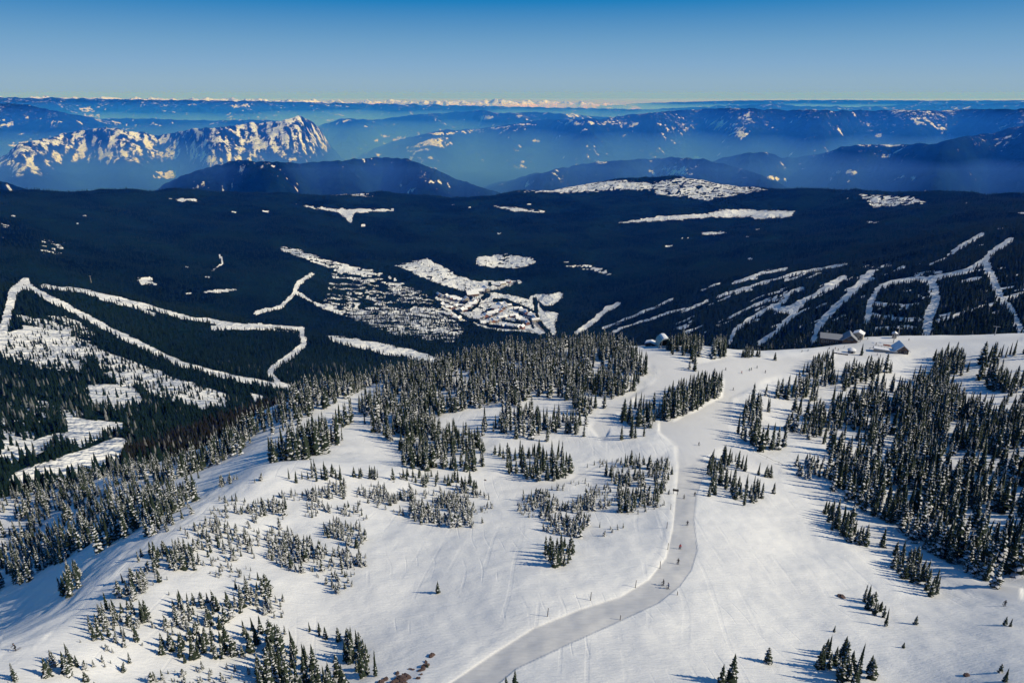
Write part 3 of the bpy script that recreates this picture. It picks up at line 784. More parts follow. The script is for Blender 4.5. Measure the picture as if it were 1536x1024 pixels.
# ---- stands on the near mountain.  (phrase, kind, outline px, spacing m, lowest, tallest m, fill)
# kind 0: dark green fir lightly dusted; 1: pale snow-crusted fir; 2: half-snowed fir
STANDS = [
    ('the dense wood crowning the central knoll', 2, [(640,530),(700,508),(760,500),(850,500),(925,508),(965,528),(972,552),(945,578),(905,603),(868,612),(848,588),(800,582),(780,602),(740,598),(700,603),(665,613),(640,618),(600,600),(605,560)], 3.3, 7, 13.5, .74),
    ('the snowy band below the knoll wood', 2, [(715,622),(760,613),(800,610),(850,618),(880,628),(882,655),(845,656),(780,645),(722,645)], 3.6, 6, 12, .72),
    ('the thick clump left of the central snowfield', 0, [(600,640),(640,622),(680,632),(720,648),(730,690),(690,698),(640,694),(598,690)], 3.3, 5, 10.5, .72),
    ('the clump above the winding cat track', 0, [(740,672),(800,668),(850,674),(857,698),(840,714),(800,712),(762,700)], 3.2, 5, 10, .75),
    ('the stand on the left shoulder of the knoll', 2, [(532,600),(560,583),(600,598),(650,618),(652,642),(620,655),(575,650),(538,622)], 3.8, 7, 14, .66),
    ('the dark stand on the left end of the ridge', 2, [(512,562),(560,546),(610,548),(640,540),(650,560),(600,585),(560,596),(520,588)], 3.8, 7, 13, .75),
    ('the belt lining the left edge of the ridge', 2, [(250,705),(300,680),(350,640),(420,598),(480,573),(520,560),(535,580),(512,605),(475,622),(430,645),(370,680),(300,702)], 4.2, 8, 15, .8),
    ('the row between the narrow run and the snowfield', 2, [(400,672),(440,652),(500,622),(525,607),(535,620),(515,650),(470,672),(420,688),(385,696)], 3.8, 7, 15, .75),
    ('the wood filling the left gully', 2, [(-60,750),(0,735),(50,718),(128,706),(190,696),(290,676),(300,700),(290,735),(240,770),(198,791),(114,821),(34,861),(-40,880)], 3.7, 4.5, 11, .66),
    ('the big forest on the right slope', 3, [(1105,630),(1130,592),(1180,572),(1235,562),(1300,545),(1335,545),(1350,590),(1345,640),(1330,690),(1260,705),(1225,700),(1250,660),(1200,650),(1160,668),(1118,655)], 3.5, 7.5, 14, .47),
    ('the big forest on the right slope', 3, [(1345,560),(1420,560),(1450,595),(1480,600),(1560,590),(1700,600),(1700,830),(1560,850),(1500,872),(1470,838),(1400,808),(1350,772),(1290,742),(1250,716),(1240,690),(1330,690),(1350,640)], 3.4, 8, 15, .60),
    ('the upper trees of the right slope near the buildings', 0, [(1400,530),(1440,520),(1455,555),(1425,565),(1400,555)], 4.2, 9, 15, .6),
    ('the upper trees of the right slope near the buildings', 0, [(1470,525),(1560,520),(1560,585),(1500,580),(1470,560)], 4.4, 9, 15, .6),
    ('the clump beside the round hut', 0, [(1203,555),(1225,535),(1250,528),(1252,550),(1225,562)], 3.2, 7, 10, .95),
    ('the wedge dividing the two upper runs', 0, [(985,610),(1000,588),(1050,568),(1083,568),(1080,590),(1040,612),(1010,625),(988,625)], 3.0, 9, 14, .95),
    ('the clump left of the run junction', 0, [(915,650),(930,620),(958,598),(985,600),(985,640),(950,650),(920,655)], 3.8, 7, 13, .75),
    ('the clump right of the road head', 0, [(1060,680),(1085,672),(1120,695),(1165,708),(1170,728),(1130,750),(1090,735),(1062,742),(1068,715)], 3.0, 4, 9, .72),
    ('the clump right of the smooth bowl', 0, [(1235,755),(1250,746),(1290,763),(1335,796),(1338,812),(1290,806),(1250,788)], 2.6, 5, 9, .92),
    ('the long clump right of the bowl', 0, [(1338,822),(1360,816),(1400,853),(1417,880),(1400,884),(1365,862),(1340,842)], 2.4, 5, 9, .95),
    ('the slanting row in the right bowl', 0, [(1293,884),(1302,880),(1342,918),(1338,934),(1310,915)], 2.1, 3.5, 6, .95),
    ('the clump at the foot of the right bowl', 0, [(1220,970),(1235,962),(1262,968),(1312,988),(1312,1012),(1270,1014),(1225,984)], 2.4, 4, 7.5, .85),
    ('the trees on the ridge beside the pale hut', 0, [(1000,514),(1030,505),(1055,512),(1048,535),(1035,546),(1006,535)], 3.4, 7, 12, .8),
    ('the trees on the ridge beside the pale hut', 0, [(1068,520),(1085,505),(1092,520),(1075,535)], 3.4, 8, 13, .8),
    ('the ridge clump between the pale hut and the run', 0, [(1105,532),(1125,522),(1142,530),(1135,543),(1110,543)], 3.2, 6, 9, .9),
    ('the pale clump at the brow of the left knoll', 1, [(458,738),(490,714),(520,720),(518,742),(470,746)], 1.6, 2, 4.4, .72),
    ('the pale clump behind the open hollow', 1, [(545,738),(580,718),(622,722),(622,746),(580,752)], 1.7, 2, 4.4, .62),
    ('the crusted clump above the open hollow', 1, [(608,762),(640,735),(680,738),(712,755),(712,776),(670,785),(620,776)], 1.6, 2, 5, .72),
    ('the dark trees on the brow of the knoll', 0, [(430,708),(460,695),(515,702),(512,716),(440,718)], 2.6, 3, 6, .7),
    ('the dark trees on the brow of the knoll', 0, [(528,706),(560,700),(640,708),(700,712),(720,728),(700,734),(600,716),(535,714)], 2.8, 3, 6, .6),
    ('the crusted clump left of the road bend', 1, [(785,742),(820,733),(850,758),(890,733),(897,750),(885,776),(870,802),(842,800),(815,775)], 1.8, 2.4, 5.4, .64),
    ('the mixed clump beside the upper road', 2, [(905,702),(935,688),(1000,678),(1010,708),(990,740),(988,770),(930,772),(925,730),(905,720)], 2.4, 3.5, 7.5, .62),
    ('the small clump in the middle of the snowfield', 0, [(814,812),(840,808),(895,830),(897,850),(850,840),(818,836)], 2.2, 3, 6, .75),
    ('the krummholz patch on the left knoll', 1, [(480,788),(520,768),(550,798),(540,816),(490,802)], 1.5, 1.6, 4.4, .74),
    ('the krummholz patch on the left knoll', 1, [(410,800),(440,798),(490,820),(480,852),(430,852),(398,832)], 1.6, 1.6, 4.4, .72),
    ('the krummholz patch on the left knoll', 1, [(505,822),(545,824),(548,850),(510,842)], 1.9, 2, 4.5, .75),
    ('the lowest krummholz tuft on the left knoll', 1, [(497,864),(550,874),(552,890),(500,886)], 1.9, 1.5, 3.2, .6),
    ('the dark hedge of firs on the left knoll', 2, [(222,822),(250,812),(292,812),(292,845),(230,847)], 1.9, 3, 5.8, .85),
    ('the trees scattered over the left knoll', 1, [(290,800),(320,770),(400,745),(430,752),(425,790),(390,800),(380,850),(310,860),(295,835)], 2.0, 1.8, 4.8, .5),
    ('the trees along the lit crest of the left spur', 2, [(165,880),(180,845),(215,825),(225,860),(200,905),(180,900)], 2.1, 2.5, 5.2, .55),
    ('the trees along the lit crest of the left spur', 2, [(130,935),(150,900),(190,905),(225,905),(230,935),(195,955),(140,955)], 1.9, 2.5, 5.2, .66),
    ('the bushy clump at the lower left edge', 2, [(62,985),(85,965),(115,975),(118,1002),(65,1006)], 2.0, 3, 5.5, .9),
    ('the clump below the left spur', 2, [(170,965),(195,950),(205,980),(180,995)], 2.0, 3, 6, .8),
    ('the scattered firs in the left foreground', 2, [(250,905),(300,865),(400,870),(425,905),(420,930),(350,945),(290,930),(250,925)], 1.9, 2.2, 5.4, .58),
    ('the dark clump in the left foreground', 0, [(228,960),(290,938),(380,930),(395,955),(370,975),(290,992),(240,975)], 2.0, 2.6, 5.6, .82),
    ('the dark stand at the bottom edge', 0, [(378,1010),(400,952),(425,945),(460,965),(470,990),(500,972),(515,1000),(520,1040),(380,1040)], 2.2, 4, 8, .8),
    ('the small dark tuft above the bottom stand', 0, [(455,940),(485,934),(488,950),(458,952)], 1.9, 2.5, 4.5, .9),
    ('the row curving down to the bottom rocks', 0, [(493,950),(520,945),(560,972),(575,1000),(545,1008),(520,985)], 2.0, 3, 6.5, .85),
    ('the foreground firs at the lower left corner', 2, [(0,1040),(10,1000),(20,990),(25,1040)], 2.2, 3, 5, .8),
    ('the sparse trees on the shaded left slope', 2, [(90,880),(100,845),(118,850),(122,885)], 3.2, 5, 7.5, .8),
    ('the sparse trees on the shaded left slope', 1, [(125,850),(220,800),(285,755),(300,770),(250,800),(150,862)], 4.5, 2, 4, .45),
    ('the sparse trees on the shaded left slope', 2, [(205,775),(245,755),(275,745),(285,760),(250,790),(215,792)], 2.8, 3.5, 7, .6),
    ('the pale row along the gully rim', 1, [(290,728),(340,715),(385,708),(400,722),(350,735),(300,745)], 2.6, 2, 5, .5),
    ('the low scrub over the left knoll', 4, [(120,1000),(140,930),(190,850),(260,800),(330,745),(430,735),(540,745),(560,800),(560,860),(430,900),(430,950),(250,1010)], 1.9, .9, 3.2, .33),
    ('the low scrub behind the open hollow', 4, [(520,735),(600,712),(720,735),(745,748),(720,790),(620,780),(560,755)], 1.9, .9, 3.2, .42),
    ('the low scrub beside the road bend', 4, [(770,740),(900,690),(1005,680),(1008,740),(985,775),(890,805),(830,800),(780,770)], 2.0, .9, 3.2, .36),
    ('the low scrub at the lower left corner', 4, [(20,1050),(60,960),(240,945),(400,940),(420,1050)], 1.9, .8, 3.0, .40),
    ('the low trees beside the right-hand run', 1, [(1195,690),(1225,680),(1240,700),(1300,740),(1340,770),(1320,770),(1260,735),(1200,712)], 3.0, 4, 8, .55),
    ('the frosted fringe of the right forest', 1, [(1345,765),(1380,770),(1430,800),(1470,830),(1500,865),(1490,880),(1450,850),(1400,825),(1350,790)], 2.9, 6, 11, .7),
]
SINGLES = [  # (phrase, foot px, height m, kind)
    ('small dark fir standing alone on the open snow left of the road', (657,889), 3.6, 0),
    ('tall dark fir at the bottom edge right of the road', (1097,1026), 7.2, 0),
    ('shorter dark fir left of the tall one at the bottom edge', (1082,1027), 5.0, 0),
    ('pointed fir alone above the bottom edge, left of a clump', (1151,994), 4.2, 0),
    ('small fir alone right of the slanting row', (1373,936), 2.7, 0),
    ('low dark bush of fir under the brown rock', (1251,947), 1.9, 0),
    ('tiny fir alone on the snow below the slanting row', (1355,971), 1.6, 0),
    ('left one of two little firs by the right frame edge', (1507,937), 2.6, 0),
    ('right one of two little firs by the right frame edge', (1515,939), 2.5, 0),
    ('upper small fir in the lower right corner', (1500,1008), 2.2, 0),
    ('lower broader fir in the lower right corner', (1507,1022), 3.4, 0),
    ('dark fir top rising from the bottom edge beside the road', (772,1030), 4.0, 0),
    ('lower fir top beside the road at the bottom edge', (760,1032), 3.0, 0),
    ('lone shaggy fir on the shaded left slope', (107,886), 6.6, 2),
    ('slim fir leaning beside the lone rocks', (641,1000), 1.2, 0),
    ('short fir tuft right of the ridge clump', (1162,540), 6.0, 0),
    ('dark twin fir on the run below the pale hut', (1042,556), 9.0, 0),
    ('pale fir next to the dark twin on the run', (1034,553), 6.0, 2),
    ('conifer beside the round hut', (1292,533), 9.0, 0),
    ('last tree at the foot of the right forest', (1492,880), 9.5, 2),
]

FIRS = {0: [conifer(300 + k, 15, 9, (.19, .16, .23, .20, .15, .24, .18, .21)[k], taper=(.85, 1.15, .7, .9, 1.2, .75, 1.0, .8)[k], snow=.48 + .08 * (k % 3), droop=.30, ragged=.3 + .06 * (k % 4), lean=(0, .03, -.03, 0, .05, 0, -.05, .02)[k]) for k in range(8)],
        1: [conifer(400 + k, 11, 8, .20 + .03 * (k % 4), .97, droop=.45, ragged=.5, lean=(-.10, .06, .16, -.05, .1, 0, .2, -.15)[k], clean=.0) for k in range(8)],
        2: [conifer(500 + k, (14, 12, 15, 13, 14, 11, 15, 13)[k], 8, (.155, .19, .14, .17, .20, .22, .15, .18)[k], (.74, .6, .85, .95, .7, .9, .65, .8)[k], taper=(.85, 1.1, .75, .95, 1.2, .7, 1.0, .85)[k], droop=.42, ragged=.4, lean=(0, .03, -.04, .02, 0, -.02, .05, 0)[k]) for k in range(8)]}


def plant():
    T = []
    for si, (phrase, kind, poly, s, h0, h1, fill) in enumerate(STANDS):
        c = np.array([spot(u, min(v, 1060)) for u, v in poly])
        pad = 12
        xs = np.arange(c[:, 0].min() - pad, c[:, 0].max() + pad, s); ys = np.arange(c[:, 1].min() - pad, c[:, 1].max() + pad, s)
        gx, gy = np.meshgrid(xs, ys); gx = gx.ravel(); gy = gy.ravel()
        rr = np.random.default_rng(900 + si)
        gx = gx + rr.uniform(-.48, .48, len(gx)) * s; gy = gy + rr.uniform(-.48, .48, len(gx)) * s
        rho = np.hypot(gx, gy)
        th = np.arctan2(gx, gy)
        ok = (rho > 60) & (rho < np.interp(th, THS, NEARLIM) - 3) & (np.abs(th) < .86)
        gx, gy = gx[ok], gy[ok]
        z = ground(gx, gy)
        h = h0 + (h1 - h0) * rr.random(len(gx)) ** 1.4
        h *= 1 + .2 * gnoise(gx / 17, gy / 17, 5)
        u, v = project(gx, gy, z + .42 * h)
        ub, vb = project(gx, gy, z)
        sel = inside(poly, u, v)
        th = np.arctan2(gx, gy); lr = np.log(np.hypot(gx, gy))
        sel &= (z + h) / np.exp(lr) > grid_at(RUNMAX, th, lr) - .004
        sel &= grid_at(PIST, th, lr) < .3
        sel &= seg_dist([(352,700),(395,672),(440,648),(490,620),(530,600),(570,582)], ub, vb) > 7.5
        sel &= seg_dist([(300,738),(345,712),(400,694)], ub, vb) > 7
        lim = (.5 - fill) * 1.25
        dens = smooth(lim - .22, lim + .22, fbm(gx / (s * 6.5), gy / (s * 6.5), 31 + si, 2))
        sel &= rr.random(len(gx)) < dens
        for i in np.nonzero(sel)[0]:
            k = kind
            q = rr.random()
            if kind == 2: k = 0 if q < .24 else (1 if q > .84 else 2)
            elif kind == 3: k = 0 if q < .62 else (1 if q > .95 else 2)
            elif kind == 4: k = 0 if q < .10 else (2 if q < .2 else 1)
            elif kind == 0: k = 2 if q < .12 else 0
            elif kind == 1: k = 0 if q < .09 else (2 if q < .2 else 1)
            px = h[i] * F_PX / math.hypot(gx[i], gy[i], z[i]) * .85
            T.append([gx[i], gy[i], z[i], h[i], k, si, u[i], vb[i], px, int(rr.integers(0, 8)), rr.uniform(.66, 1.2) * (1.12 if h[i] < 6 else .92)])
    return T


TREES = plant()
# ------------------------------------------------------------------ the largest trees as things, the rest of the woods as one mass
ORD = ('first second third fourth fifth sixth seventh eighth ninth tenth eleventh twelfth thirteenth fourteenth fifteenth sixteenth '
       'seventeenth eighteenth nineteenth twentieth').split()


def ordinal(n):
    if n < 20: return ORD[n]
    tens = 'twenty thirty forty fifty sixty seventy eighty ninety'.split()
    t, o = divmod(n + 1, 10)
    if t > 9: return None
    return tens[t - 2][:-1] + 'ieth' if o == 0 else tens[t - 2] + '-' + ORD[o - 1]


FIR_MESH = {}
for k, nm in ((0, 'dark_fir'), (1, 'crusted_fir'), (2, 'snowy_fir')):
    for i, ((v, f, a), (tv, tf)) in enumerate(FIRS[k]):
        c = np_mesh('crown', v, f, {'leaf': a}); c.materials.append(M_FIR)
        t = np_mesh('trunk', tv, tf); t.materials.append(M_BARK)
        FIR_MESH[k, i] = (c, t)
LOOK = {0: 'dark green fir', 1: 'snow-crusted dwarf fir', 2: 'snow-dusted slender fir'}
NAMES = {0: 'dark_fir', 1: 'crusted_dwarf_fir', 2: 'snowy_fir'}
CATS = {0: 'fir tree', 1: 'dwarf fir', 2: 'snowy fir'}


def tree_thing(k, i, loc, h, wd, label, group):
    root = bpy.data.objects.new(NAMES[k], None); COL.objects.link(root)
    root.location = loc; root.scale = (h * wd, h * wd, h); root.rotation_euler.z = random.uniform(0, 6.28)
    tag(root, label, CATS[k], group)
    c, t = FIR_MESH[k, i]
    link('crown', c, None, root); link('trunk', t, None, root)
    return root


def place_trees():
    inview = lambda t: 0 < t[6] < 1536 and t[7] < 1040
    pick = set()
    for k in (0, 1, 2):
        ids = [i for i, t in enumerate(TREES) if t[4] == k and inview(t)]
        ids.sort(key=lambda i: -TREES[i][8])
        pick |= set(ids[:(285, 295, 295)[k]])
    # labels: within each stand's phrase and kind, counted from the left
    fam = {}
    for i in pick:
        t = TREES[i]; fam.setdefault((STANDS[t[5]][0], t[4]), []).append(i)
    for (phrase, k), ids in fam.items():
        ids.sort(key=lambda i: TREES[i][6])
        n = len(ids)
        big = max(ids, key=lambda i: TREES[i][8]) if n > 2 else None
        for j, i in enumerate(ids):
            t = TREES[i]
            if n == 1: lab = f'the one {LOOK[k]} in {phrase}'
            elif i == big: lab = f'tallest {LOOK[k]} in {phrase}'
            elif j == 0: lab = f'leftmost {LOOK[k]} in {phrase}'
            elif j == n - 1: lab = f'rightmost {LOOK[k]} in {phrase}'
            else:
                o = ordinal(j)
                lab = f'{o} {LOOK[k]} from the left in {phrase}' if o else f'{LOOK[k]} standing in {phrase}'
            ws = lab.split()
            if len(ws) > 16: lab = lab.replace(' from the left', ' from left')
            ws = lab.split()
            if len(ws) > 16: lab = lab.replace('the ', '')
            tree_thing(k, t[9], (t[0], t[1], t[2] - .1), t[3], t[10], lab, f'{LOOK[k]}s in {phrase}'[:80])
    rest = [t for i, t in enumerate(TREES) if i not in pick]
    A = np.array([[t[0], t[1], t[2] - .1, t[3], t[10], t[9] + 8 * t[4]] for t in rest])
    var = [FIRS[k][i][0] for k in (0, 1, 2) for i in range(8)]
    me = scatter_mesh('ridge_forest', var, A[:, 0], A[:, 1], A[:, 2], A[:, 3], A[:, 4], A[:, 5].astype(int), tint=RNG.random(len(A)))
    tag(link('ridge_forest', me, M_FIR), kind='stuff')
    for phrase, (u, v), h, k in SINGLES:
        x, y, z = spot(u, min(v, 1060))
        tree_thing(k, random.randrange(8), (x, y, z - .08), h, 1.15 if h > 2 else 1.5, phrase, None)
    print('trees', len(TREES), 'things', len(pick), 'rest', len(rest), 'valley', N_VALLEY, [sum(1 for t in TREES if t[4] == k) for k in (0, 1, 2)])


place_trees()
# ------------------------------------------------------------------ small mesh builder
class MB:
    def __init__(s): s.v = []; s.f = []
    def box(s, c, d, rz=0.0, taper=1.0):
        i = len(s.v); cr, sr = math.cos(rz), math.sin(rz)
        for z in (-.5, .5):
            k = taper if z > 0 else 1.0
            for x, y in ((-.5, -.5), (.5, -.5), (.5, .5), (-.5, .5)):
                px, py = x * d[0] * k, y * d[1] * k
                s.v.append((c[0] + px * cr - py * sr, c[1] + px * sr + py * cr, c[2] + z * d[2]))
        for q in ((3, 2, 1, 0), (4, 5, 6, 7), (0, 1, 5, 4), (1, 2, 6, 5), (2, 3, 7, 6), (3, 0, 4, 7)): s.f.append(tuple(i + k for k in q))
        return s
    def tube(s, a, b, r0, r1=None, n=8):
        r1 = r0 if r1 is None else r1
        a = Vector(a); b = Vector(b); d = (b - a).normalized()
        x = d.orthogonal().normalized(); y = d.cross(x); i = len(s.v)
        for p, r in ((a, r0), (b, r1)):
            for k in range(n):
                t = k * 6.28319 / n
                s.v.append(tuple(p + x * (r * math.cos(t)) + y * (r * math.sin(t))))
        for k in range(n): s.f.append((i + k, i + (k + 1) % n, i + n + (k + 1) % n, i + n + k))
        s.f.append(tuple(i + k for k in reversed(range(n)))); s.f.append(tuple(i + n + k for k in range(n)))
        return s
    def loft(s, rings, cap=True):
        i = len(s.v); n = len(rings[0])
        for r in rings: s.v.extend(r)
        for q in range(len(rings) - 1):
            for k in range(n): s.f.append((i + q * n + k, i + q * n + (k + 1) % n, i + (q + 1) * n + (k + 1) % n, i + (q + 1) * n + k))
        if cap:
            s.f.append(tuple(i + k for k in reversed(range(n)))); s.f.append(tuple(i + (len(rings) - 1) * n + k for k in range(n)))
        return s
    def prism(s, prof, y0, y1):
        """profile in x,z run along y"""
        return s.loft([[(x, y0, z) for x, z in prof], [(x, y1, z) for x, z in prof]])
    def gable(s, w, l, z0, z1, th=.35, over=.5):
        """pitched roof slab, ridge along y"""
        x = w / 2 + over; k = (z1 - z0) / (w / 2); e = z0 - over * k
        return s.prism([(-x, e), (0, z1), (x, e), (x, e + th), (0, z1 + th * 1.2), (-x, e + th)], -l / 2 - over, l / 2 + over)
    def mesh(s, name):
        me = bpy.data.meshes.new(name); me.from_pydata([tuple(map(float, v)) for v in s.v], [], s.f); me.update(); return me
    def build(s, name, mat, parent=None):
        return link(name, s.mesh(name), mat, parent)


def thing(name, label, cat, loc, rz=0.0, group=None):
    o = bpy.data.objects.new(name, None); COL.objects.link(o)
    o.location = loc; o.rotation_euler.z = rz
    return tag(o, label, cat, group)


def facing(x, y): return -math.atan2(x, y)   # turn so that local -Y looks back at the drone

M_ROOFSNOW = plain('roof_snow', (.70, .70, .70), .8, 0, .05, .3)
M_DARKWOOD = plain('dark_stained_timber', (.030, .024, .022), .8, 0, .35, .8)
M_BROWN = plain('brown_timber', (.13, .075, .045), .8, 0, .3, .6)
M_BEIGE = plain('beige_render', (.36, .32, .26), .85, 0, .12, .5)
M_GREY = plain('grey_cladding', (.20, .21, .23), .8, 0, .15, .5)
M_RED = plain('red_brown_cladding', (.24, .10, .06), .8, 0, .2, .5)
M_GREEN = plain('pale_green_metal', (.30, .42, .40), .5, .1, .12, .6)
M_VOID = plain('opening_shade', (.012, .013, .016), .6, 0, .2, 1)
M_WIN = plain('window_glass', (.02, .03, .045), .15, 0, .2, 1)
M_STEEL = plain('galvanised_steel', (.35, .36, .37), .45, .6, .15, 1)
M_POLE = plain('weathered_wooden_pole', (.055, .042, .036), .85, 0, .3, 3)
M_ORANGE = plain('orange_safety_net', (.55, .13, .05), .7, 0, .15, 2)


# ---- the lift's round-roofed hut on the crest
def pale_hut():
    x, y, z = near_spot(995, 519)
    t = thing('lift_hut', 'pale green round-roofed lift hut with a snow cap on the ridge crest', 'lift hut', (x, y, z - .4), facing(x, y) + .25)
    arch = [(-4.4 * math.cos(a) if 0 < k < 12 else (-4.4 if k == 0 else 4.4), 3.3 + 4.0 * math.sin(a)) for k, a in enumerate(np.linspace(0, math.pi, 13))]
    outer = [(-4.4, 0)] + arch + [(4.4, 0)]
    inner = [(p * .86, q * .93 if q > 0 else 0) for p, q in outer]
    m = MB()
    for y0, y1 in ((-5.0, 5.0),):
        i = len(m.v); n = len(outer)
        for prof in (outer, inner):
            for yy in (y0, y1): m.v.extend([(p, yy, q) for p, q in prof])
        for k in range(n - 1):
            a, b, c, d = i + k, i + n + k, i + 2 * n + k, i + 3 * n + k
            m.f += [(a, a + 1, b + 1, b), (c + 1, c, d, d + 1), (a + 1, a, c, c + 1), (b, b + 1, d + 1, d)]
    m.build('shell', M_GREEN, t)
    w = MB().prism(inner, .5, 4.6); w.build('dark_recess', M_VOID, t)  # near-black fill paints the shade inside the hut's opening
    MB().box((0, -3.6, 1.0), (7.3, 1.6, 2.0)).build('loading_ramp', M_ROOFSNOW, t)
    cap = [(p * 1.02, q + .04) for p, q in arch if q > 6.2]
    top = [(p * .98, q + .55) for p, q in reversed(cap)]
    top[0] = (cap[-1][0], cap[-1][1] + .12); top[-1] = (cap[0][0], cap[0][1] + .12)
    MB().prism(cap + top, -5.15, 5.15).build('snow_cap', M_ROOFSNOW, t)
    MB().tube((-2.4, -4.8, 2), (-2.4, -4.8, 6.0), .22).tube((2.4, -4.8, 2), (2.4, -4.8, 6.0), .22).build('frame_post', M_STEEL, t)
    x, y, z = near_spot(976, 519)
    s = thing('storage_shed', 'low dark shed beside the pale round-roofed hut', 'shed', (x, y, z - .3), facing(x, y) - .2)
    MB().box((0, 0, 1.5), (6.5, 5, 3.0)).build('wall', M_DARKWOOD, s)
    MB().gable(6.5, 5, 3.0, 3.9, .3).build('roof', M_ROOFSNOW, s)
    MB().box((0.8, -2.53, 1.1), (1.2, .08, 2.1)).build('door', M_GREY, s)


def windows(parent, xs, y, z, w, h):
    for xx in xs:
        f = MB().box((xx, y, z), (w + .3, .12, h + .3)).build('window', M_BEIGE, parent)
        MB().box((xx, y - .09, z), (w, .06, h)).build('pane', M_WIN, f)


def lodge():
    x, y, z = near_spot(1258, 508)
    t = thing('day_lodge', 'large dark timber lodge with a steep gable on the ridge edge', 'lodge', (x, y, z - .8), facing(x, y) + .12)
    MB().box((-5, 1, 2.6), (15, 9, 5.2)).build('wall', M_DARKWOOD, t)
    MB().box((7.0, 0, 3.0), (9.4, 11, 6.0)).build('gable_wing', M_BROWN, t)
    m = MB(); m.prism([(2.3, 6.0), (11.7, 6.0), (7.0, 9.6)], -5.5, 5.5); m.build('gable_end', M_DARKWOOD, t)
    r = MB(); r.loft([[(-12.8, -4.2, 5.0), (2.3, -4.2, 5.0), (2.3, -4.2, 5.4), (-12.8, -4.2, 5.4)], [(-12.8, 1, 7.6), (2.3, 1, 7.6), (2.3, 1, 8.1), (-12.8, 1, 8.1)], [(-12.8, 6.2, 5.0), (2.3, 6.2, 5.0), (2.3, 6.2, 5.4), (-12.8, 6.2, 5.4)]])
    r.build('roof', M_GREY, t)
    q = MB(); q.prism([(1.6, 5.45), (7, 9.65), (12.4, 5.45), (12.4, 6.0), (7, 10.3), (1.6, 6.0)], -6.1, 6.1); q.build('gable_roof', M_GREY, t)
    MB().box((7.0, -5.56, 6.9), (4.2, .1, 2.6)).build('gable_window', M_WIN, t)
    windows(t, (-10.5, -7.5, -4.5, -1.5), -3.56, 2.9, 1.6, 1.4)
    windows(t, (4.2, 7.0, 9.8), -5.56, 3.2, 1.8, 1.6)
    d = MB().box((2.5, -7.2, 1.0), (17, 3.2, .3))
    for k in range(7): d.box((-5.6 + k * 2.7, -8.5, .4), (.25, .25, 1.2))
    d.build('deck', M_RED, t)
    rl = MB().box((2.5, -8.7, 2.1), (17, .12, .14))
    for k in range(9): rl.box((-5.7 + k * 2.05, -8.7, 1.6), (.12, .1, .95))
    rl.build('railing', M_BEIGE, t)
    MB().box((-8, 2.2, 8.3), (1.1, 1.1, 2.2)).build('chimney', M_GREY, t)
    x, y, z = near_spot(1287, 509)
    t = thing('service_building', 'beige block with a low snowy gable roof beside the dark lodge', 'building', (x, y, z - .5), facing(x, y) - .1)
    MB().box((0, 0, 2.7), (6.4, 6, 5.4)).build('wall', M_BEIGE, t)
    MB().gable(6.4, 6, 5.4, 6.9, .4, .5).build('roof', M_ROOFSNOW, t)
    MB().prism([(-3.2, 5.4), (3.2, 5.4), (0, 6.85)], -2.95, 2.95).build('gable', M_BEIGE, t)
    windows(t, (-1.6, 1.6), -3.06, 3.5, 1.1, 1.2)
    MB().box((0, -3.05, 1.1), (1.3, .1, 2.2)).build('door', M_BROWN, t)
    # round hut
    x, y, z = near_spot(1277, 529)
    t = thing('round_hut', 'small round hut with a domed snowy roof, blue-grey walls', 'hut', (x, y, z - .3), facing(x, y))
    ring = lambda r, zz: [(r * math.cos(k * 6.28319 / 16), r * math.sin(k * 6.28319 / 16), zz) for k in range(16)]
    MB().loft([ring(2.4, 0), ring(2.4, 2.5)]).build('wall', M_GREY, t)
    MB().loft([ring(2.8, 2.4), ring(2.8, 2.65), ring(2.0, 3.3), ring(1.0, 3.8), ring(.3, 4.0)]).build('roof', M_ROOFSNOW, t)
    MB().box((0.5, -2.38, 1.1), (1.0, .2, 2.0)).build('door', M_DARKWOOD, t)
    windows(t, (-1.1,), -2.2, 1.6, .7, .8)
    # terrace wall
    x, y, z = near_spot(1260, 531)
    t = thing('retaining_wall', 'low dark stone wall left of the round hut', 'wall', (x, y, z - .3), facing(x, y) + .08)
    m = MB()
    for k in range(9): m.box((-4.5 + k * 1.1 + random.uniform(-.1, .1), random.uniform(-.3, .3), .45), (1.2, 1.0, random.uniform(.8, 1.5)), random.uniform(-.2, .2), .8)
    m.build('masonry', plain('dark_stone', (.06, .055, .055), .9, 0, .4, 2), t)
    MB().box((0, .5, 1.1), (9.6, 1.6, .3), 0, .9).build('snow_top', M_ROOFSNOW, t)
    # chalet and its deck
    x, y, z = near_spot(1350, 527)
    t = thing('chalet', 'chalet with steep snow-covered gable roof at the end of a deck', 'chalet', (x, y, z - .4), facing(x, y) + .35)
    MB().box((0, 0, 1.4), (7.5, 9, 2.8)).build('wall', M_DARKWOOD, t)
    MB().prism([(-3.75, 2.8), (3.75, 2.8), (0, 6.1)], -4.5, 4.5).build('gable_wall', M_BROWN, t)
    MB().gable(7.5, 9, 2.8, 6.1, .55, .9).build('roof', M_ROOFSNOW, t)
    windows(t, (-1.9, 1.9), -4.56, 1.7, 1.3, 1.1)
    MB().box((0, -4.55, 3.9), (1.8, .1, 1.3)).build('gable_window', M_WIN, t)
    x, y, z = near_spot(1328, 527)
    t = thing('sun_deck', 'long snow-covered deck with a pale wall beside the chalet', 'deck', (x, y, z - .3), facing(x, y))
    MB().box((0, 0, .9), (14.5, 4.5, 1.8)).build('wall', M_BEIGE, t)
    MB().box((0, 0, 2.0), (14.9, 4.9, .45), 0, .97).build('snow_cover', M_ROOFSNOW, t)
    m = MB()
    for k in range(8): m.box((-6.8 + k * 1.95, 2.3, 2.7), (.12, .12, 1.2))
    m.box((0, 2.3, 3.2), (14.2, .1, .12)); m.build('railing', M_BROWN, t)
    x, y, z = near_spot(1331, 519)
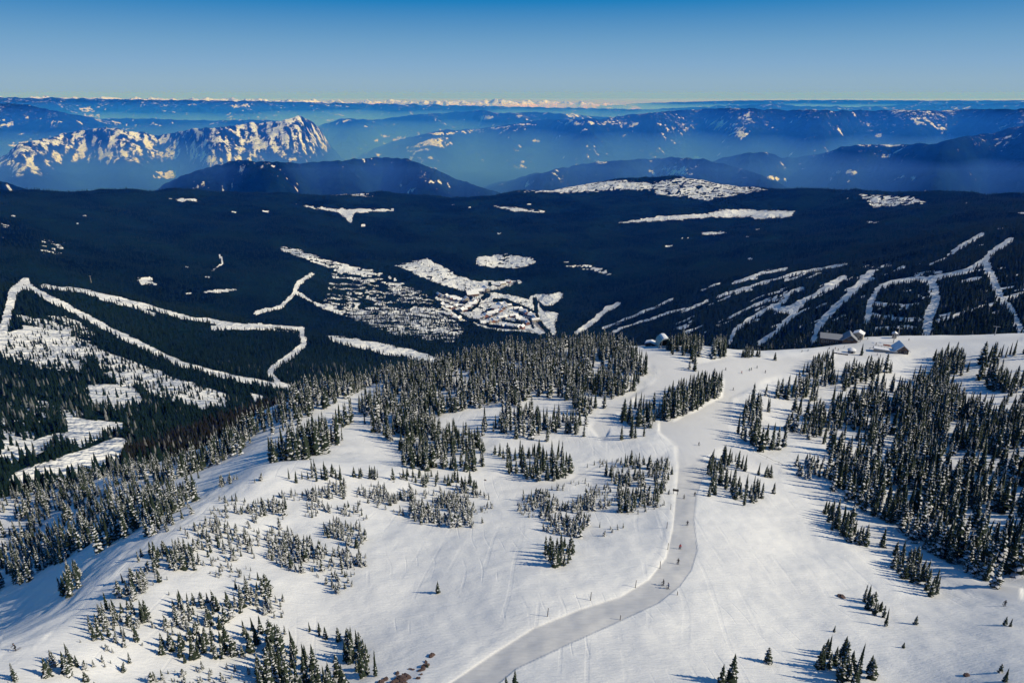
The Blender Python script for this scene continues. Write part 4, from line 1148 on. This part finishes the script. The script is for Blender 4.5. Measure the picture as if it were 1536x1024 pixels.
    t = thing('safety_fence', 'short orange net fence above the snow-covered deck', 'fence', (x, y, z - .1), facing(x, y) + .1)
    MB().box((0, 0, .75), (5.2, .06, 1.0)).build('net', M_ORANGE, t)
    for k in range(4): MB().tube((-2.6 + k * 1.73, 0, 0), (-2.6 + k * 1.73, 0, 1.5), .06).build('post', M_POLE, t)
    x, y, z = near_spot(1341, 507)
    t = thing('operator_cabin', 'narrow beige lift cabin standing on the skyline right of the lodge', 'cabin', (x, y, z - .4), facing(x, y))
    MB().box((0, 0, 2.0), (3.0, 3.0, 4.0)).build('wall', M_BEIGE, t)
    MB().gable(3.0, 3.0, 4.0, 4.9, .3, .4).build('roof', M_ROOFSNOW, t)
    windows(t, (0,), -1.56, 2.8, 1.9, 1.1)
    for (u, v, lab) in ((1347, 505, 'steel lift tower just right of the narrow beige cabin'), (1340, 514, 'steel lift tower behind the chalet roof'), (1492, 503, 'steel lift tower on the skyline near the right frame edge')):
        x, y, z = near_spot(u, v)
        t = thing('lift_tower', lab, 'lift tower', (x, y, z - .5), facing(x, y) + .3)
        MB().tube((0, 0, 0), (0, 0, 7), .32, .22, 10).build('mast', M_STEEL, t)
        MB().box((0, 0, 7.1), (4.2, .3, .35)).build('crossarm', M_STEEL, t)
        for sx in (-1.9, 1.9):
            w = MB()
            for k in range(4): w.tube((sx - .08, -1 + k * .65, 6.85), (sx + .08, -1 + k * .65, 6.85), .24, None, 10)
            w.build('sheave_train', M_DARKWOOD, t)


pale_hut(); lodge()


# ---- poles and a sign along the groomed road
def roadside():
    spots = [((821, 924), 2.3, 'first marker pole from the left, by the lowest stretch of the road'), ((885.6, 900), 2.3, 'second marker pole from the left along the road'),
             ((953, 881), 2.2, 'leaning marker pole on the outside of the road bend'), ((990, 852), 2.2, 'marker pole beside the two lowest skiers'),
             ((1001.5, 824), 2.2, 'marker pole left of the skier in red'), ((1000, 792), 2.2, 'marker pole on the straight above the skier in red'),
             ((1006, 764), 2.2, 'upper marker pole just below the road sign'), ((930, 929), 1.3, 'short thin stake on the inner edge of the road bend'),
             ((1016, 892), 1.1, 'short stake right of the two lowest skiers'), ((1164, 676), 2.0, 'thin pole at the mouth of the right-hand run')]
    for (u, v), h, lab in spots:
        x, y, z = near_spot(u, v)
        t = thing('marker_pole', lab, 'marker pole', (x, y, z - .2), 0, 'wooden marker poles along the groomed road')
        lean = random.uniform(-.03, .10)
        MB().tube((0, 0, 0), (lean * h, 0, h + .2), .085, .07, 8).build('shaft', M_POLE, t)
        MB().tube((lean * h, 0, h + .2), (lean * h * 1.03, 0, h + .28), .09, .05, 8).build('tip', M_ROOFSNOW, t)
    x, y, z = near_spot(1013, 741)
    t = thing('trail_sign', 'small dark sign board on two posts beside the groomed road', 'sign', (x, y, z - .2), facing(x, y))
    for s in (-.7, .7): MB().tube((s, 0, 0), (s, 0, 2.5), .08).build('post', M_POLE, t)
    MB().box((0, -.11, 1.9), (2.0, .07, .8)).build('board', M_DARKWOOD, t)
    # the rope line strung at the mouth of the right-hand run
    pts = [near_spot(u, v) for u, v in ((1130, 678), (1150, 688), (1168, 696), (1187, 705))]
    t = thing('rope_fence', 'thin dark rope line on stakes across the right-hand run', 'rope fence', pts[0])
    m = MB(); b = Vector(pts[0])
    for p in pts:
        q = Vector(p) - b; MB().tube((q.x, q.y, q.z - .1), (q.x, q.y, q.z + 1.2), .06).build('stake', M_POLE, t)
    for p, q in zip(pts, pts[1:]):
        a1 = Vector(p) - b + Vector((0, 0, 1.0)); c1 = Vector(q) - b + Vector((0, 0, 1.0)); md = (a1 + c1) / 2 - Vector((0, 0, .35))
        m.tube(a1, md, .05, None, 5).tube(md, c1, .05, None, 5)
    m.build('rope', M_DARKWOOD, t)


roadside()


# ---- bare rocks breaking through the snow
def rocks():
    mat, nt, b = new_mat('red_brown_rock'); g = G(nt)
    P = g.n('ShaderNodeTexCoord').outputs['Object']
    c = g.mix(g.noise(2.2, 6, .65, P), (.022, .016, .015), (.13, .075, .06))
    nz = g.n('ShaderNodeSeparateXYZ'); g.put(nz.inputs[0], g.n('ShaderNodeNewGeometry').outputs['Normal'])
    f = g.maprange(g.math('ADD', nz.outputs[2], g.math('MULTIPLY', g.noise(3, 3, .6, P), .5)), 1.28, 1.42)
    g.put(b.inputs['Base Color'], g.mix(f, c, (.7, .7, .7))); b.inputs['Roughness'].default_value = .9
    g.put(b.inputs['Normal'], g.bump(g.noise(5, 5, .7, P), .7, .2))
    R = [((648, 983), .7, 'highest brown rock of the outcrop above the bottom edge'), ((639, 993), .4, 'small rock just under the highest one of the outcrop'), ((638, 999), .8, 'branching rock in the middle of the outcrop'),
         ((632, 1005), .75, 'flat rock left of the outcrop middle'), ((632, 1011), .4, 'little rock below the flat one'), ((627, 1017), .5, 'rock at the right foot of the outcrop'),
         ((611, 1016), 1.1, 'big rounded rock of the outcrop at the bottom edge'), ((602, 1019), 1.2, 'long rock leaning on the big rounded rock'), ((591, 1024), .9, 'dark rock at the very bottom of the outcrop'),
         ((578, 1019), .7, 'squat rock near the last fir of the row'), ((571, 1024), .8, 'leftmost rock of the outcrop at the bottom edge'), ((596, 1010), .6, 'small rock above the long one'),
         ((605, 1025), .8, 'rock cut by the bottom frame edge'), ((1262, 895), 1.25, 'reddish brown rock alone on the right bowl'), ((1450, 1013), .8, 'small dark log alone in the lower right'), ((620, 1004), .3, 'tiny rock between the flat rock and its neighbours'),  # the lone lower right piece is a log built with the rock mesh
         ((615, 1003), .35, 'small chip of rock left of the tiny one'), ((728, 720), .5, 'small dark rock on the brow of the knoll')]
    for i, ((u, v), r, lab) in enumerate(R):
        rg = np.random.default_rng(40 + i)
        import bmesh
        bm = bmesh.new(); bmesh.ops.create_icosphere(bm, subdivisions=3, radius=1)
        r *= .8
        sx, sy, sz = r * rg.uniform(.9, 1.5), r * rg.uniform(.6, 1.0), r * rg.uniform(.45, .75)
        for w in bm.verts:
            n = w.co.copy(); q = n * 1.6 + Vector((i * 3.1, i, 0))
            k = 1 + .30 * float(gnoise(np.array([q.x + q.z]), np.array([q.y - q.z]), i)[0]) + .14 * float(gnoise(np.array([q.x * 2.6]), np.array([(q.y + q.z) * 2.6]), i + 9)[0])
            w.co = Vector((n.x * sx, n.y * sy, n.z * sz)) * k
        me = bpy.data.meshes.new('rock'); bm.to_mesh(me); bm.free()
        x, y, z = near_spot(u, min(v, 1060))
        o = link('rock', me, mat, None, (x, y, z + .1 * r)); o.rotation_euler = (0, rg.uniform(-.3, .3), rg.uniform(0, 6))
        tag(o, lab, 'rock', 'bare rocks poking through the snow')


rocks()


# ---- skiers
def skin_mesh(name, pts, edges, mat_of):
    me = bpy.data.meshes.new(name + '_rig'); me.from_pydata([p[0] for p in pts], edges, [])
    o = bpy.data.objects.new(name + '_rig', me); COL.objects.link(o)
    md = o.modifiers.new('s', 'SKIN'); md.use_smooth_shade = True
    lay = me.skin_vertices[0].data if me.skin_vertices else None
    if lay is None:
        bpy.context.view_layer.objects.active = o
        bpy.context.view_layer.update(); lay = me.skin_vertices[0].data
    for i, p in enumerate(pts):
        lay[i].radius = (p[1], p[1] if len(p) < 3 else p[2]); lay[i].use_root = (i == 0)
    sb = o.modifiers.new('d', 'SUBSURF'); sb.levels = 1; sb.render_levels = 1
    dg = bpy.context.evaluated_depsgraph_get(); dg.update()
    r = bpy.data.meshes.new_from_object(o.evaluated_get(dg)); r.name = name
    bpy.data.objects.remove(o); bpy.data.meshes.remove(me)
    co = np.empty(len(r.vertices) * 3, np.float32); r.vertices.foreach_get('co', co); co = co.reshape(-1, 3)
    r.attributes.new('zone', 'FLOAT', 'POINT').data.foreach_set('value', np.array([mat_of(c) for c in co], np.float32))
    return r


def pose_mesh(kind):
    """one continuous clothed body about 1.75 m tall facing +Y; kind 0 standing, 1 gliding with bent knees, 2 leaning in a turn"""
    b = (0, .22, .30)[kind]; lean = (.02, .16, .20)[kind]; side = (0, 0, .18)[kind]
    hip = .93 - b * .55
    H = lambda dx, dy, z: (dx + side * (z - hip) * .6, dy, z)
    pts = [(H(0, -b * .35, hip), .155, .12), (H(0, -b * .35 + lean * .45, hip + .26), .15, .115), (H(0, -b * .35 + lean, hip + .48), .17, .11), (H(0, -b * .35 + lean * 1.15, hip + .60), .065), (H(0, -b * .3 + lean * 1.25, hip + .70), .095, .11), (H(0, -b * .3 + lean * 1.3, hip + .80), .085, .095)]
    ed = [(0, 1), (1, 2), (2, 3), (3, 4), (4, 5)]
    zs = hip + .50
    for s in (-1, 1):
        i = len(pts)
        ys = -b * .35 + lean
        hand = (s * .36, ys + (.12, .34, .30)[kind], zs - (.50, .40, .36)[kind])
        pts += [(H(s * .20, ys, zs - .01), .085), (H(s * .32, ys + .04 - b * .2, zs - .27), .062), (H(*hand), .05)]
        ed += [(2, i), (i, i + 1), (i + 1, i + 2)]
        base = len(pts) - 1
        for k, (fx, L) in enumerate(((-.035, .075), (-.012, .085), (.012, .08), (.034, .065))):   # gloved fingers curled round the grip
            j = len(pts)
            pts += [(H(hand[0] + fx, hand[1] + L * .6, hand[2] - .03), .012), (H(hand[0] + fx, hand[1] + L * .75, hand[2] - .03 - L * .6), .010)]
            ed += [(base, j), (j, j + 1)]
        j = len(pts); pts += [(H(hand[0] - s * .055, hand[1] + .03, hand[2] + .01), .014), (H(hand[0] - s * .06, hand[1] + .07, hand[2] - .01), .011)]
        ed += [(base, j), (j, j + 1)]
        i = len(pts)
        pts += [((s * .11, -b * .3, hip - .06), .115), ((s * .13, b * .55, .50 - b * .12), .08), ((s * .14, -b * .12, .12), .062), ((s * .14, -b * .12 + .16, .07), .05)]
        ed += [(0, i), (i, i + 1), (i + 1, i + 2), (i + 2, i + 3)]
    def zone(c):
        if c[2] > hip + .62: return .9
        if abs(c[0] - side * (c[2] - hip) * .6) > .30 and c[2] < zs - .33 and c[2] > hip - .1: return .1
        return .5 if c[2] > hip - .03 else .1
    return skin_mesh('skier_body', pts, ed, zone)


def jacket(name, col, trousers=(.02, .02, .025)):
    m, nt, b = new_mat(name); g = G(nt); z = g.attr('zone')
    c = g.mix(g.math('GREATER_THAN', z, .3), trousers, col)
    g.put(b.inputs['Base Color'], g.mix(g.math('GREATER_THAN', z, .7), c, (.50, .30, .22))); b.inputs['Roughness'].default_value = .7
    return m


def people():
    poses = [pose_mesh(k) for k in range(3)]
    J = {'black': jacket('black_jacket', (.015, .016, .02)), 'red': jacket('red_jacket', (.42, .03, .035)), 'dark blue': jacket('dark_blue_jacket', (.02, .045, .12)),
         'grey': jacket('grey_jacket', (.14, .15, .16)), 'green': jacket('green_jacket', (.05, .16, .08)), 'brown': jacket('brown_jacket', (.11, .07, .045)), 'orange': jacket('orange_jacket', (.45, .14, .04))}
    mh = plain('helmet_shell', (.03, .03, .035), .3, 0, .1, 4); ms = plain('ski_topsheet', (.10, .10, .12), .35, 0, .3, 6)
    hm = MB(); hm.loft([[(r * math.cos(k * .5236), r * 1.1 * math.sin(k * .5236), zz) for k in range(12)] for r, zz in ((.112, 0), (.128, .05), (.12, .11), (.085, .16), (.03, .185))]); hm = hm.mesh('helmet'); hm.materials.append(mh)
    sk = MB(); sk.loft([[(-w, y, z), (w, y, z), (w, y, z + .025), (-w, y, z + .025)] for w, y, z in ((.045, -.8, .0), (.05, -.4, 0), (.038, 0, 0), (.05, .6, 0), (.05, .75, .02), (.02, .88, .12))]); sk = sk.mesh('ski'); sk.materials.append(ms)
    pm = MB(); pm.tube((0, 0, 0), (0, .0, 1.15), .016, .014, 6).tube((0, 0, .08), (0, 0, .1), .05, .05, 8); pm = pm.mesh('ski_pole'); pm.materials.append(ms)
    P = [((1042, 744), 'black', 0, 'skier in black standing on the right of the upper road', .3), ((1026, 748), 'grey', 1, 'skier in grey on the upper road beside a skier in black', .2), ((1031, 788), 'black', 1, 'skier in black gliding alone on the straight road', .1),
         ((1020, 823), 'red', 1, 'skier in a red jacket on the road', .2), ((1017, 846), 'black', 0, 'skier in black just below the one in red', .1), ((995, 878), 'black', 2, 'left one of the two lowest skiers on the road bend', .9), ((1002.5, 883), 'dark blue', 1, 'right one of the two lowest skiers on the road bend', 1.0),
         ((1048, 668), 'black', 1, 'lone skier crossing the wide run above the road head', -.7), ((1100, 585), 'black', 2, 'skier leaning in a turn on the upper run', .8), ((1088.5, 555), 'black', 0, 'skier in black on the run below the ridge trees', .5), ((1124, 556), 'green', 0, 'skier in green on the run left of the clump', .3),
         ((1127, 555), 'black', 1, 'skier in black beside the one in green on the run', .3), ((1112.5, 560), 'red', 1, 'skier in red low on the ridge run', .5), ((1148, 559), 'black', 0, 'skier in black right of the pair on the ridge run', .5), ((1135.5, 552), 'grey', 1, 'skier in grey above the pair on the ridge run', .2),
         ((1202.6, 528), 'black', 1, 'leftmost skier on the run before the lodge', 1.2), ((1212, 527), 'dark blue', 1, 'second skier from the left before the lodge', 1.1), ((1243.5, 524), 'black', 0, 'tall figure in black in front of the lodge', .4), ((1248, 527), 'grey', 0, 'figure in grey below the lodge deck', 2.0),
         ((1252.5, 524), 'orange', 0, 'figure in orange in front of the lodge', 2.5), ((1257, 526), 'brown', 0, 'figure in brown above the low stone wall', .5), ((1266, 522), 'dark blue', 0, 'figure in dark blue beside the round hut', 1.5), ((1274, 515), 'red', 0, 'figure in red at the foot of the lodge deck', .2),
         ((1278, 515), 'black', 0, 'figure in black next to the one in red by the deck', 2.9), ((1290, 513), 'brown', 0, 'figure in brown in front of the beige block', .8), ((1301, 509), 'black', 1, 'skier in black right of the beige block', -.9), ((1314, 517), 'grey', 0, 'figure in grey left of the deck with the net fence', .6),
         ((1310, 522), 'black', 1, 'skier in black left of the snow-covered deck', 1.4), ((1305, 524), 'green', 1, 'skier in green by the conifer at the round hut', 1.6), ((1303.5, 537), 'brown', 0, 'figure in brown on the snow below the round hut', .3), ((1363, 511), 'black', 1, 'skier in black on the skyline right of the chalet', -.4),
         ((24, 975), 'black', 1, 'skier in black making tracks on the shaded left slope', 1.9), ((1506.5, 909), 'black', 0, 'skier in black at the right frame edge below the forest', .5), ((1316, 533), 'dark blue', 1, 'skier in dark blue below the snow-covered deck', 1.2)]
    for (u, v), jc, k, lab, rz in P:
        x, y, z = near_spot(u, v)
        r = bpy.data.objects.new('person', None); COL.objects.link(r); r.location = (x, y, z + .02); r.rotation_euler.z = facing(x, y) + rz + (math.pi if random.random() < .3 else 0)
        tag(r, lab, 'person')
        me = poses[k].copy(); me.materials.append(J[jc]); link('body', me, None, r)
        b = (0, .22, .30)[k]; lean = (.02, .16, .20)[k]; side = (0, 0, .18)[k]; hip = .93 - b * .55
        h = link('helmet', hm, None, r); h.location = (side * .45, -b * .3 + lean * 1.28, hip + .74)
        for s in (-1, 1):
            q = link('ski', sk, None, r); q.location = (s * .14, -b * .12, .0)
            p = link('ski_pole', pm, None, r); hy = -b * .35 + lean + (.12, .34, .30)[k] + .05
            p.location = (s * .42, hy - .25, .0); p.rotation_euler = (-.22, s * -.05, 0)


people()


# ---- the village far below
def village():
    walls = [('brown', M_BROWN), ('beige', M_BEIGE), ('grey', M_GREY), ('red-brown', M_RED), ('dark', M_DARKWOOD)]
    rows = [('upper left village street', [(655, 443), (672, 447), (690, 452), (702, 449)], 9, 1.0), ('left village lane', [(661, 457), (676, 463), (692, 459)], 7, .9), ('row under the trees left of the village', [(664, 469), (678, 476), (690, 481)], 7, .9),
            ('curved village street', [(690, 468), (703, 462), (714, 455), (712, 450)], 7, 1.1), ('lower village crescent', [(712, 480), (728, 476), (744, 470), (758, 462), (764, 458)], 12, 1.1), ('lowest village terrace', [(722, 487), (742, 483), (760, 476)], 8, 1.0),
            ('village plaza', [(741, 466), (752, 459), (760, 457)], 5, 1.3), ('right village row', [(773, 464), (786, 469), (798, 476), (806, 484)], 8, 1.1), ('inner right village row', [(768, 474), (780, 480), (792, 487)], 6, 1.0), ('bottom village row', [(750, 489), (768, 491), (786, 493)], 6, 1.0),
            ('hotel row at the top of the village', [(706, 443), (720, 439), (732, 436)], 4, 1.9), ('base of the village road', [(742, 429), (755, 426), (766, 422)], 3, 1.0)]
    for phrase, pts, n, k in rows:
        P = np.array(pts, float); L = np.concatenate([[0], np.cumsum(np.hypot(*np.diff(P, axis=0).T))])
        for j in range(n):
            d = L[-1] * (j + .5) / n
            u = np.interp(d, L, P[:, 0]) + random.uniform(-1, 1); v = np.interp(d, L, P[:, 1]) + random.uniform(-.8, .8)
            x, y, z = spot(u, v, 900)
            wn, wm = walls[(j * 2 + len(phrase)) % 5]
            w = random.uniform(12, 19) * k; l = random.uniform(18, 34) * k; hh = random.uniform(7, 12) * (1 + .3 * (k > 1.2))
            o = ordinal(j)
            t = thing('village_house', f'{wn} snow-roofed house, {o} from left in the {phrase}', 'house', (x, y, z - 1), random.choice((0.3, 1.2, 1.9, -.4)) + facing(x, y), f'snow-roofed houses of the {phrase}')
            MB().box((0, 0, hh / 2), (w, l, hh)).build('wall', wm, t)
            MB().prism([(-w / 2, hh), (w / 2, hh), (0, hh + w * .38)], -l / 2, l / 2).build('gable', wm, t)
            MB().gable(w, l, hh, hh + w * .38, .8, 1.0).build('roof', M_ROOFSNOW, t)
    x, y, z = spot(641, 400, 900)
    t = thing('radio_mast', 'thin pale mast standing on the snowy clearing above the village', 'mast', (x, y, z - 1))
    MB().tube((0, 0, 0), (0, 0, 46), .9, .6, 8).build('shaft', M_STEEL, t)
    MB().tube((0, 0, 46), (0, 0, 48), 4.0, 3.0, 12).build('head', M_ROOFSNOW, t)
    x, y, z = spot(137, 424, 900)
    t = thing('ridge_tower', 'pale lift tower on the wooded ridge at the far left', 'lift tower', (x, y, z - 1))
    MB().tube((0, 0, 0), (0, 0, 26), .9, .6, 8).build('mast', M_BEIGE, t)
    MB().box((0, 0, 26), (8, .8, .8)).build('crossarm', M_BEIGE, t)


village()
# ------------------------------------------------------------------ air, light and camera
SUN_EL, SUN_AZ = math.radians(33.5), math.radians(103)     # bearing from +Y, clockwise


def haze_box(name, lo, hi, color, density):
    v = [(x, y, z) for x in (lo[0], hi[0]) for y in (lo[1], hi[1]) for z in (lo[2], hi[2])]
    f = [(0, 1, 3, 2), (4, 6, 7, 5), (0, 4, 5, 1), (2, 3, 7, 6), (0, 2, 6, 4), (1, 5, 7, 3)]
    me = np_mesh(name, v, f)
    m = bpy.data.materials.new(name + '_air'); m.use_nodes = True
    nt = m.node_tree; nt.nodes.clear()
    out = nt.nodes.new('ShaderNodeOutputMaterial')
    p = nt.nodes.new('ShaderNodeVolumePrincipled')
    p.inputs['Color'].default_value = (*color, 1)
    p.inputs['Density'].default_value = density
    p.inputs['Absorption Color'].default_value = (1, 1, 1, 1)
    p.inputs['Anisotropy'].default_value = 0.0
    nt.links.new(p.outputs[0], out.inputs['Volume'])
    m.cycles.homogeneous_volume = True
    return tag(link(name, me, m), kind='stuff')


haze_box('haze', (-125000, -125000, -3600), (125000, 125000, 25), (0.012, 0.19, 1.0), 2.7e-5)
haze_box('valley_mist', (-60000, 8900, -3500), (60000, 31000, -350), (0.02, 0.16, 1.0), 9e-5)
haze_box('valley_fog', (-123000, 8800, -3400), (123000, 123000, -900), (0.085, 0.235, 1.0), 2.9e-4)

w = bpy.data.worlds.new('World'); SC.world = w; w.use_nodes = True
nt = w.node_tree; nt.nodes.clear(); g = G(nt)
sky = g.n('ShaderNodeTexSky', sky_type='NISHITA')
sky.sun_disc = False; sky.sun_elevation = SUN_EL; sky.sun_rotation = SUN_AZ
sky.altitude = 2200; sky.air_density = 1.0; sky.dust_density = 0.2; sky.ozone_density = 3.0
d = g.n('ShaderNodeTexCoord').outputs['Generated']
sx = g.n('ShaderNodeSeparateXYZ'); g.put(sx.inputs[0], d)
K = 10.0      # the colours below are what the eye sees; the background's strength is 0.1
grad = g.ramp(g.maprange(sx.outputs[2], 0, .5, smooth_on=False),
              [(0.0, (0.255, 0.39, 0.50)), (0.03, (.25, .395, .53)), (0.07, (.205, .37, .56)), (0.12, (0.145, 0.325, 0.535)), (.225, (0.006, 0.19, 0.47)), (.36, (.003, .14, .40)), (.55, (.008, .11, .33)), (1.0, (0.022, 0.11, 0.32))])
big = g.n('ShaderNodeVectorMath', operation='SCALE'); g.put(big.inputs[0], grad); big.inputs['Scale'].default_value = K
bg = g.n('ShaderNodeBackground'); bg.inputs['Strength'].default_value = 0.10
g.put(bg.inputs[0], g.mix(.97, sky.outputs[0], big.outputs[0]))
o = g.n('ShaderNodeOutputWorld'); nt.links.new(bg.outputs[0], o.inputs[0])

sl = bpy.data.lights.new('sun', 'SUN'); sl.energy = 4.75; sl.angle = math.radians(.53); sl.color = (1.0, 0.905, 0.72)
so = link('sun', sl)
dirv = Vector((math.sin(SUN_AZ) * math.cos(SUN_EL), math.cos(SUN_AZ) * math.cos(SUN_EL), math.sin(SUN_EL)))
so.rotation_euler = dirv.to_track_quat('Z', 'Y').to_euler()

cam = bpy.data.cameras.new('camera'); cam.lens = 24.0; cam.sensor_width = 36.0
cam.clip_start = 0.5; cam.clip_end = 400000
co = link('camera', cam); co.rotation_euler = (math.pi / 2 - PITCH, 0, 0)
SC.camera = co
SC.view_settings.view_transform = 'Standard'; SC.view_settings.look = 'None'
SC.view_settings.exposure = 0.09; SC.view_settings.gamma = 1.0
SC.cycles.max_bounces = 6; SC.cycles.volume_bounces = 0
SC.cycles.use_denoising = True
